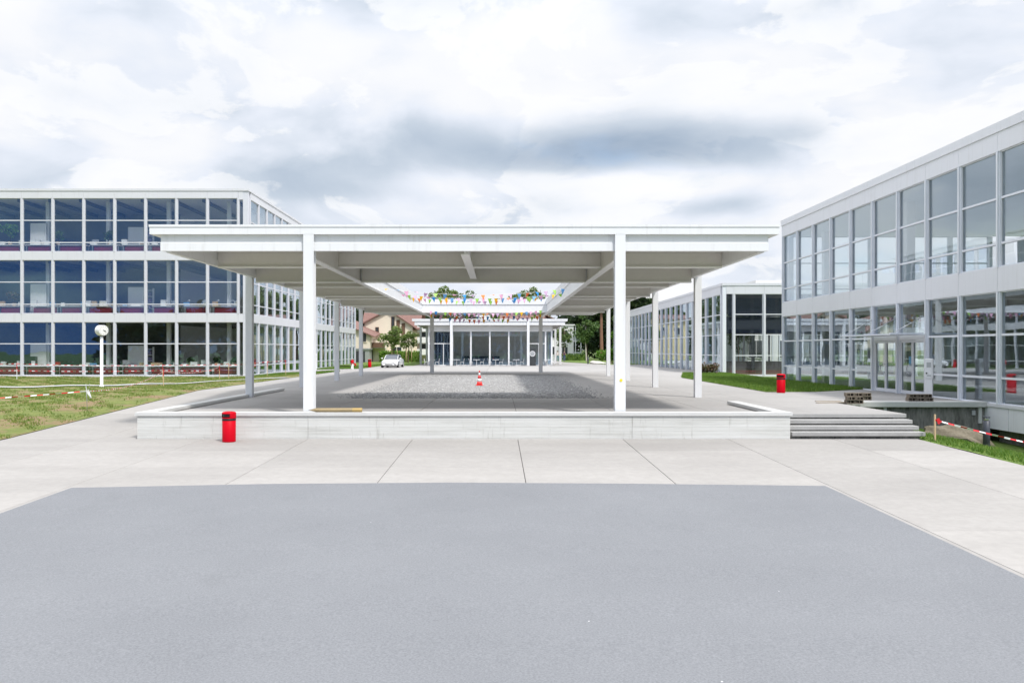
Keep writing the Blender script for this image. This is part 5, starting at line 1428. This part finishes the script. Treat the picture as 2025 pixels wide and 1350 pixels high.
for s in (-1, 1):
    tube('roof_pillar', [(s * .735, 1.33, .90), (s * .70, 1.78, 1.16), (s * .665, 2.22, 1.35)], .035, 'car_paint', car, n=8)
    hl = bm = bmesh.new(); bmesh.ops.create_uvsphere(bm, u_segments=16, v_segments=10, radius=1)
    for v in bm.verts: v.co = Vector((v.co.x * .15, v.co.y * .13, v.co.z * .085))
    bm_obj('headlight', bm, 'lamp_glass', car, (s * .66, .22, .645), True)
    bx('air_intake', (s * .66 - .13, .03, .30), (s * .66 + .13, .12, .40), 'black', car, True, bev=.02)
    mr = bx('wing_mirror', (s * 1.02 - .09, 1.55, .93), (s * 1.02 + .09, 1.66, 1.06), 'car_paint', car, True, bev=.03)
    for y in (.92, 3.85):
        w_ = bpy.data.objects.new('wheel', None); link(w_, car); w_.location = (s * .85, y, .34)
        V, Fq = tube_geo([(-.12, 0, 0), (-.10, 0, 0), (.10, 0, 0), (.12, 0, 0)], [.30, .34, .34, .30], 28); mesh_obj('tyre', V, Fq, 'rubber', w_, smooth=True)
        V, Fq = tube_geo([(-.125, 0, 0), (.125, 0, 0)], [.24, .24], 20); mesh_obj('rim', V, Fq, 'galv', w_)
bx('lower_grille', (-.42, -.005, .30), (.42, .06, .385), 'black', car, True, bev=.015)
bx('splitter', (-.78, .02, .155), (.78, .20, .195), 'black', car, True)
bx('number_plate', (-.26, -.03, .40), (.26, -.012, .50), 'paper_white', car, True)
bx('windscreen_wiper', (-.5, 1.33, .925), (.4, 1.35, .94), 'black', car, True)

# ------------------------------------------------------------------ houses behind
def prism(name, pts2, y0, y1, m, parent):
    """outline in X,Z extruded along Y, local coordinates"""
    n_ = len(pts2); V = [(x_, y0, z_) for x_, z_ in pts2] + [(x_, y1, z_) for x_, z_ in pts2]
    return mesh_obj(name, V, [tuple(range(n_)), tuple(range(2 * n_ - 1, n_ - 1, -1))] + [(i, n_ + i, n_ + (i + 1) % n_, (i + 1) % n_) for i in range(n_)], m, parent)
def quad_slab(name, a, b_, c_, d_, th, m, parent):
    """sloping plate from four corners, thickness downwards"""
    P4 = [Vector(p) for p in (a, b_, c_, d_)]; V = P4 + [p - Vector((0, 0, th)) for p in P4]
    return mesh_obj(name, V, [(0, 1, 2, 3), (7, 6, 5, 4)] + [(i, 4 + i, 4 + (i + 1) % 4, (i + 1) % 4) for i in range(4)], m, parent)
def house_window(par, x0, x1, z0, z1, y, frame='white_wall', m='window_dark', split=True):
    w_ = bx('window', (x0, y - 0.03, z0), (x1, y + 0.06, z1), m, par, True)
    cx, cy, cz = w_.location; hx, hz = (x1 - x0) / 2, (z1 - z0) / 2
    for nm, a, b_ in (('frame', (-hx - .07, -.09, -hz - .07), (-hx, .02, hz + .07)), ('frame', (hx, -.09, -hz - .07), (hx + .07, .02, hz + .07)),
                      ('frame', (-hx, -.088, hz), (hx, .02, hz + .07)), ('sill', (-hx - .1, -.14, -hz - .09), (hx + .1, .02, -hz))):
        bx(nm, a, b_, frame, w_, True)
    if split: bx('glazing_bar', (-.03, -.075, -hz), (.03, -.046, hz), frame, w_, True)
HYa = 136.0
H1 = thing('house', 'cream house with brown tiled roofs behind the white car', 'house', (-18.0, HYa, -0.05))
# main block with ridge along X, front gable and lower wing
prism('wall', [(-4.2, 0), (4.6, 0), (4.6, 5.7), (-4.2, 5.7)], 1.5, 12, 'cream_render', H1)
prism('gable_wall', [(-3.85, 0), (4.0, 0), (4.0, 5.75), (0.1, 8.3), (-3.85, 6.3)], 0.0, 1.6, 'cream_render', H1)
quad_slab('roof', (-4.6, 0.9, 5.4), (5.2, 0.9, 5.4), (5.2, 7.0, 10.4), (-4.6, 7.0, 10.4), 0.18, 'roof_tile', H1)
quad_slab('roof', (5.2, 7.02, 10.4), (5.2, 13, 5.4), (-4.6, 13, 5.4), (-4.6, 7.02, 10.4), 0.18, 'roof_tile', H1)
quad_slab('gable_roof', (0.1, -0.45, 8.62), (0.1, 4.4, 8.62), (-4.5, 4.4, 6.15), (-4.5, -0.45, 6.15), 0.2, 'roof_tile', H1)
quad_slab('gable_roof', (0.1, -0.45, 8.62), (4.75, -0.45, 5.45), (4.75, 4.4, 5.45), (0.1, 4.4, 8.62), 0.2, 'roof_tile', H1)
house_window(H1, -2.0, -1.55, 5.0, 5.6, 0.0, 'brown_wood', split=False)
for x_ in (0.6, 1.45, 2.3): house_window(H1, x_, x_ + 0.42, 3.9, 7.3 - 0.62 * (x_ - 0.6), 0.0, 'brown_wood', 'brown_wood' if x_ > 1 else 'window_dark', split=False)
house_window(H1, 0.6, 2.2, 1.0, 2.4, 0.0)
house_window(H1, -2.4, -1.2, 1.0, 2.3, 0.0)
prism('balcony_bay', [(4.62, 0), (7.0, 0), (7.0, 5.9), (4.62, 5.9)], 2.6, 8, 'cream_render', H1)
for z in (1.15, 3.1, 5.0):
    bx('balcony_parapet', (4.63, 1.2, z), (7.3, 1.35, z + 0.95), 'white_wall', H1, True)
    bx('balcony_floor', (4.63, 1.36, z - 0.12), (7.3, 2.59, z + 0.02), 'white_wall', H1, True)
    bx('balcony_door', (5.0, 2.52, z + 0.05), (6.6, 2.59, z + 1.9 if z < 4 else z + .85), 'window_dark', H1, True)
H2 = thing('house', 'lower cream house wing with sloping brown roof left of the tree', 'house', (-22.6, 130.0, -0.05))
prism('wall', [(-3.2, 2.2), (2.6, 2.2), (2.6, 4.25), (-3.2, 6.6)], 0, 8, 'cream_render', H2)
quad_slab('roof', (-3.6, -0.5, 6.95), (3.4, -0.5, 4.05), (3.4, 8.5, 4.9), (-3.6, 8.5, 7.9), 0.16, 'roof_tile', H2)
house_window(H2, -1.6, -0.7, 3.3, 4.4, 0.0); house_window(H2, 1.0, 2.0, 3.2, 4.6, 0.0, 'cream_render', split=False)
prism('lower_wall', [(-3.2, 0), (-0.3, 0), (-0.3, 2.19), (-3.2, 2.19)], 0.6, 8, 'cream_render', H2)
prism('garage', [(-0.28, 0), (2.5, 0), (2.5, 2.0), (-0.28, 2.0)], -0.6, 3, 'galv', H2)
bx('garage_door', (0.1, -0.64, 0.05), (1.9, -0.605, 1.75), 'window_dark', H2, True)
bx('garage_roof', (-0.4, -0.8, 2.0), (2.7, 3, 2.17), 'galv', H2, True)
prism('balcony_bay', [(2.62, 0), (4.6, 0), (4.6, 3.6), (2.62, 3.6)], 3, 8, 'cream_render', H2)
bx('balcony_parapet', (2.62, 1.5, 2.3), (4.7, 1.62, 3.1), 'brown_wood', H2, True); bx('balcony_floor', (2.62, 1.63, 2.2), (4.7, 3, 2.32), 'white_wall', H2, True)
H3 = thing('house', 'pale yellow house rising behind the pavilion roof', 'house', (6.2, 160.0, -0.05))
prism('wall', [(-5.4, 0), (4.5, 0), (4.5, 7.9), (-5.4, 7.9)], 0, 10, 'yellow_render', H3)
quad_slab('roof', (-5.9, -0.6, 7.9), (3.2, -0.6, 7.9), (3.2, 5, 8.9), (-5.9, 5, 8.9), 0.15, 'roof_tile', H3)
quad_slab('verge', (3.0, -0.9, 8.7), (6.4, -0.9, 7.1), (6.4, 9, 7.1), (3.0, 9, 8.7), 0.18, 'brown_wood', H3)
for x_ in (-4.2, -1.6, 1.0): house_window(H3, x_, x_ + 1.2, 4.8, 6.2, 0.0)
H4 = thing('apartment_building', 'white apartment building with balcony frame right of the pavilion', 'building', (12.6, 152.0, -0.05))
prism('wall', [(-4.0, 0), (1.2, 0), (1.2, 6.4), (-4.0, 6.4)], 0, 10, 'white_wall', H4)
bx('roof', (-4.2, -0.2, 6.4), (1.4, 10, 6.6), 'white_wall', H4, True)
for k in range(2):
    z = 0.4 + 3.0 * k
    house_window(H4, -3.2, -2.2, z + 0.7, z + 2.1, 0.0); house_window(H4, -0.9, 0.1, z + 0.7, z + 2.1, 0.0)
    bx('balcony_floor', (1.21, -0.3, z + 0.05), (2.55, 4, z + 0.2), 'white_wall', H4, True)
    bx('balcony_railing', (1.22, -0.34, z + 0.2), (2.55, -0.31, z + 1.2), 'galv', H4, True)
for x_ in (1.5, 2.5): bx('balcony_post', (x_ - 0.06, -0.42, 0), (x_ + 0.06, -0.345, 6.5), 'white_steel', H4, True)

H5 = thing('apartment_building', 'white rendered building seen through the glass hall', 'building', (33.0, 108.0, -0.1))
prism('wall', [(-8.0, 0), (9, 0), (9, 8.5), (-8.0, 8.5)], 0, 9, 'white_wall', H5)
bx('roof', (-8.2, -0.2, 8.5), (9.2, 9.2, 8.7), 'galv', H5, True)
for k in range(2):
    for x_ in (-0.5, 3.5): house_window(H5, x_, x_ + 2.0, 1.0 + 3.4 * k, 3.2 + 3.4 * k, 0.0)

# ------------------------------------------------------------------ trees
def tree(name, label, loc, h, crown, z0, kind='leaf_mid', bark='bark', n=2600, leaf=0.30, seed=0, trunk_r=0.14, clumps=22, clump_r=0.32, stakes=False, cat='tree', flat=0.75, stems=1):
    """crown = (rx, ry, rz) ellipsoid whose underside starts at z0"""
    g = np.random.default_rng(seed)
    o = thing(name, label, cat, loc)
    cz = z0 + crown[2]
    cs, rs = [], []
    for i in range(clumps):
        d = g.normal(0, 1, 3); d /= np.linalg.norm(d); rr = g.uniform(0.30, 0.86)
        c = np.array([d[0] * crown[0], d[1] * crown[1], d[2] * crown[2]]) * rr + np.array([0, 0, cz])
        cs.append(c); rs.append(clump_r * min(crown) * g.uniform(0.7, 1.35))
    for s_ in range(stems):
        ox = (s_ - (stems - 1) / 2) * 0.5
        top = Vector((ox * 1.5, 0, h * 0.86)); w1 = Vector((ox + g.normal(0, .08), g.normal(0, .08), h * 0.4))
        tr = tube('trunk', [(ox, 0, -0.2), (ox, 0, 0.3), w1, top], [trunk_r * 1.25, trunk_r, trunk_r * 0.75, trunk_r * 0.2], bark, o, n=8)
        lim = list(range(clumps)); g.shuffle(lim)
        V, Fq = [], []
        for i in lim[:9]:
            t = g.uniform(0.25, 0.8); base = w1.lerp(top, t) if t > 0.3 else w1
            c = Vector(cs[i]); mid = base.lerp(c, 0.5) + Vector((0, 0, 0.12 * h * g.uniform(-0.3, 0.6)))
            v_, f_ = tube_geo([base, mid, c], [trunk_r * 0.42, trunk_r * 0.25, trunk_r * 0.08], 5)
            k = len(V); V += v_; Fq += [tuple(a + k for a in q_) for q_ in f_]
        lb = mesh_obj('limbs', V, Fq, bark, o, smooth=True); lb['kind'] = 'stuff'
    V, Fq = leaf_cloud(cs, rs, n, leaf, flat, seed + 50)
    cr = np_obj('crown', V, Fq, kind, o); 
    if stakes:
        for a in (0.4, 2.4, 4.4):
            tube('support_stake', [(0.55 * math.cos(a), 0.55 * math.sin(a), -0.2), (0.5 * math.cos(a), 0.5 * math.sin(a), 2.3)], 0.045, 'wood_stake', o, n=8)
    return o
# young staked trees left of the pavilion, one behind the other
tree('young_tree', 'young leafy tree with wooden stakes behind the white car', (-15.3, 122.0, 0.0), 6.2, (2.5, 2.0, 2.0), 1.8, 'leaf_young', 'bark', 1500, 0.24, 21, 0.10, 46, 0.24, True)
tree('young_tree', 'second staked young tree just right of the white car', (-13.3, 123.0, 0.0), 5.6, (1.8, 1.7, 1.8), 1.7, 'leaf_young', 'bark', 1000, 0.23, 22, 0.09, 34, 0.24, True)
tree('birch_tree', 'loose young birch right of the pavilion before the white building', (11.2, 141.0, 0.0), 6.4, (2.1, 1.8, 2.3), 1.7, 'leaf_birch', 'bark', 1500, 0.26, 31, 0.08, 26, 0.30)
tree('birch_tree', 'pale-stemmed birch standing before the dark wood', (13.9, 131.0, 0.03), 7.6, (2.0, 2.0, 2.9), 2.2, 'leaf_mid', 'bark_birch', 2400, 0.27, 32, 0.11, 26, 0.34)
tree('birch_tree', 'thin white birch beside the right front column', (17.2, 119.0, 0.03), 7.5, (1.1, 1.1, 2.6), 2.3, 'leaf_birch', 'bark_birch', 700, 0.22, 33, 0.07, 16, 0.36)
tree('pine_tree', 'tall pine with reddish trunk in the dark wood', (18.2, 146.0, 0.0), 15, (3.4, 3.0, 3.6), 7.2, 'leaf_pine', 'bark_pine', 3200, 0.42, 41, 0.33, 18, 0.36, flat=0.5)
tree('pine_tree', 'pine with slim orange trunk right of the tall pine', (22.0, 150.0, 0.0), 14, (3.0, 3.0, 3.2), 6.6, 'leaf_pine', 'bark_pine', 2800, 0.42, 42, 0.25, 18, 0.36, flat=0.5)
tree('pine_tree', 'pine furthest right in the dark wood beside the glass hall', (25.2, 147.0, 0.0), 15, (3.2, 3.0, 3.8), 6.2, 'leaf_pine', 'bark_pine', 3000, 0.42, 43, 0.28, 18, 0.36, flat=0.5)
tree('evergreen_tree', 'dense dark evergreen right of the white apartment building', (16.6, 156.0, 0.0), 13, (3.4, 3.4, 6.2), 0.6, 'leaf_dark', 'bark', 5200, 0.40, 44, 0.25, 44, 0.36)
tree('evergreen_tree', 'dark evergreen at the back of the wood between the pines', (20.6, 158.0, 0.0), 13, (3.4, 3.4, 6.2), 0.6, 'leaf_dark', 'bark', 5200, 0.40, 45, 0.25, 44, 0.36)
tree('evergreen_tree', 'dark evergreen behind the right end of the wood', (25.0, 158.0, 0.0), 13.4, (3.6, 3.4, 6.4), 0.4, 'leaf_dark', 'bark', 5200, 0.40, 46, 0.25, 44, 0.36)
tree('broadleaf_tree', 'bright green bushy tree between the pine trunks', (21.0, 143.0, 0.0), 6.4, (1.9, 1.9, 2.6), 0.8, 'leaf_fresh', 'bark', 1800, 0.30, 47, 0.12, 20, 0.36)
tree('broadleaf_tree', 'round tree top showing behind the roof of the glass hall', (29.0, 165.0, 0.0), 12.8, (4.3, 4.0, 4.2), 4.2, 'leaf_mid', 'bark', 4600, 0.40, 48, 0.3, 34, 0.34)
for i, (x_, y_, h_, rx, lab) in enumerate(((-10.6, 170, 15.2, 3.4, 'tree top left of centre above the rear canopy fascia'), (-6.4, 172, 14.6, 3.0, 'paler tree top just right of the left tree above the fascia'),
                                        (4.2, 170, 15.0, 3.2, 'tree top above the fascia in the middle of the bunting'), (7.6, 168, 15.3, 3.0, 'tree top right of centre above the rear canopy fascia'),
                                        (1.0, 172, 13.6, 2.6, 'lower tree top in the centre above the rear fascia'))):
    tree('broadleaf_tree', lab, (x_, y_, 0.0), h_, (rx, rx, 4.6), h_ - 9.3, 'leaf_young' if i != 1 else 'leaf_birch', 'bark', 3600 if i != 1 else 1800, 0.38, 60 + i, 0.28, 32, 0.33)
tree('broadleaf_tree', 'dark tree behind the end of the left building', (-30.5, 150, 0.0), 12.0, (4.8, 4.2, 5.2), 1.4, 'leaf_dark', 'bark', 5200, 0.42, 71, 0.3, 40, 0.34)
tree('broadleaf_tree', 'dark tree behind the ridge of the cream house', (-24.5, 158, 0.0), 12.4, (4.6, 4.2, 5.4), 1.4, 'leaf_dark', 'bark', 5200, 0.42, 72, 0.3, 40, 0.34)
tree('broadleaf_tree', 'dark green tree between the cream house and the pavilion', (-12.3, 152, 0.0), 10.6, (3.2, 3.2, 4.9), 0.5, 'leaf_dark', 'bark', 4600, 0.40, 73, 0.3, 36, 0.36)
def shrub(label, loc, dims, kind, n, leaf, seed, name='shrub'):
    g = np.random.default_rng(seed); o = thing(name, label, 'shrub', loc)
    cs = [(g.uniform(-.7, .7) * dims[0], g.uniform(-.7, .7) * dims[1], dims[2] * g.uniform(.3, .72)) for _ in range(14)]
    V, Fq = leaf_cloud(cs, [0.36 * min(dims[0], dims[2])] * 14, n, leaf, 0.8, seed); np_obj('foliage', V, Fq, kind, o)
    V, Fq = [], []
    for c in cs[:8]:
        v_, f_ = tube_geo([(c[0] * .2, c[1] * .2, -.1), (c[0] * .6, c[1] * .6, c[2] * .5), c], [.03, .02, .01], 5); k = len(V); V += v_; Fq += [tuple(a + k for a in q_) for q_ in f_]
    st_ = mesh_obj('stems', V, Fq, 'bark', o); st_['kind'] = 'stuff'
shrub('bright green shrub before the pine trunks', (16.9, 124.0, 0.03), (2.2, 1.6, 2.3), 'leaf_fresh', 1600, 0.26, 81)
shrub('low reddish green bush at the corner of the glass hall', (16.7, 66.3, 0.03), (0.9, 0.6, 0.9), 'leaf_heather', 900, 0.12, 82)
shrub('green shrub right of the pavilion left side columns', (-9.0, 140, 0.0), (2.0, 1.2, 1.9), 'leaf_mid', 1300, 0.26, 83)
def hedge(label, loc, L, Dp, H, kind, n, seed):
    g = np.random.default_rng(seed); o = thing('hedge', label, 'hedge', loc)
    P_ = np.stack([g.uniform(-L / 2, L / 2, n), g.uniform(-Dp / 2, Dp / 2, n), H * g.uniform(0, 1, n) ** 0.8], 1)
    V, Fq = leaf_cloud(P_, np.full(n, 0.12), n, 0.2, 1.0, seed); np_obj('foliage', V, Fq, kind, o)
    bx('core', (-L / 2 + .15, -Dp / 2 + .12, 0), (L / 2 - .15, Dp / 2 - .12, H - .15), 'turf', o, True)
hedge('clipped green hedge behind the white car', (-15.2, 128.5, 0), 6.4, 1.2, 1.7, 'leaf_fresh', 2600, 91)
hedge('green hedge under the balconies left of the pavilion', (-9.6, 146, 0), 5.0, 1.2, 1.9, 'leaf_mid', 1800, 92)
hedge('low dark hedge right of the two people', (13.3, 146, 0), 4.2, 1.0, 1.2, 'leaf_mid', 1200, 93)
# wooded backdrop that reads as one mass
g = np.random.default_rng(5); n_ = 44000
xx = np.concatenate([g.uniform(8, 80, n_ // 2), g.uniform(-130, -4, n_ - n_ // 2)]); yy = 182 + g.uniform(0, 9, n_)
top = 10.2 + 1.3 * np.sin(xx * 0.6) + 0.9 * np.sin(xx * 1.7 + 1) + 0.5 * np.sin(xx * 3.7)
top = np.where((xx > -14) & (xx < 14), np.minimum(top, 8.6), top)
zz_ = top * g.uniform(0, 1, n_) ** 0.6
V, Fq = leaf_cloud(np.stack([xx, yy, zz_], 1), np.full(n_, 0.7), n_, 0.75, 1.0, 6)
tag(np_obj('far_woodland', V, Fq, 'leaf_dark'), 'dark wooded backdrop behind the houses', 'woodland', kind='stuff')
# the wooded edge behind the camera, mirrored in the ground floor windows
n_ = 12000
xx = g.uniform(-110, 60, n_); yy = -92 - g.uniform(0, 10, n_)
top = 11.5 + 2.2 * np.sin(xx * 0.21) + 1.2 * np.sin(xx * 0.63 + 1) + 0.6 * np.sin(xx * 1.9) + 9 * np.exp(-((xx + 66) / 7) ** 2) + 5 * np.exp(-((xx + 50) / 3.5) ** 2)
V, Fq = leaf_cloud(np.stack([xx, yy, -2.4 + (top + 2.4) * g.uniform(0, 1, n_) ** 0.6], 1), np.full(n_, 1.1), n_, 1.5, 1.0, 16)
tag(np_obj('far_woodland', V, Fq, 'leaf_dark'), 'dark wooded edge behind the viewer, mirrored in the ground floor windows', 'woodland', kind='stuff')
tree('young_tree', 'young staked tree seen through the front of the glass hall', (26.6, 92.0, -0.1), 5.2, (1.6, 1.4, 1.7), 1.6, 'leaf_young', 'bark', 900, 0.22, 95, 0.07, 22, 0.3, True)
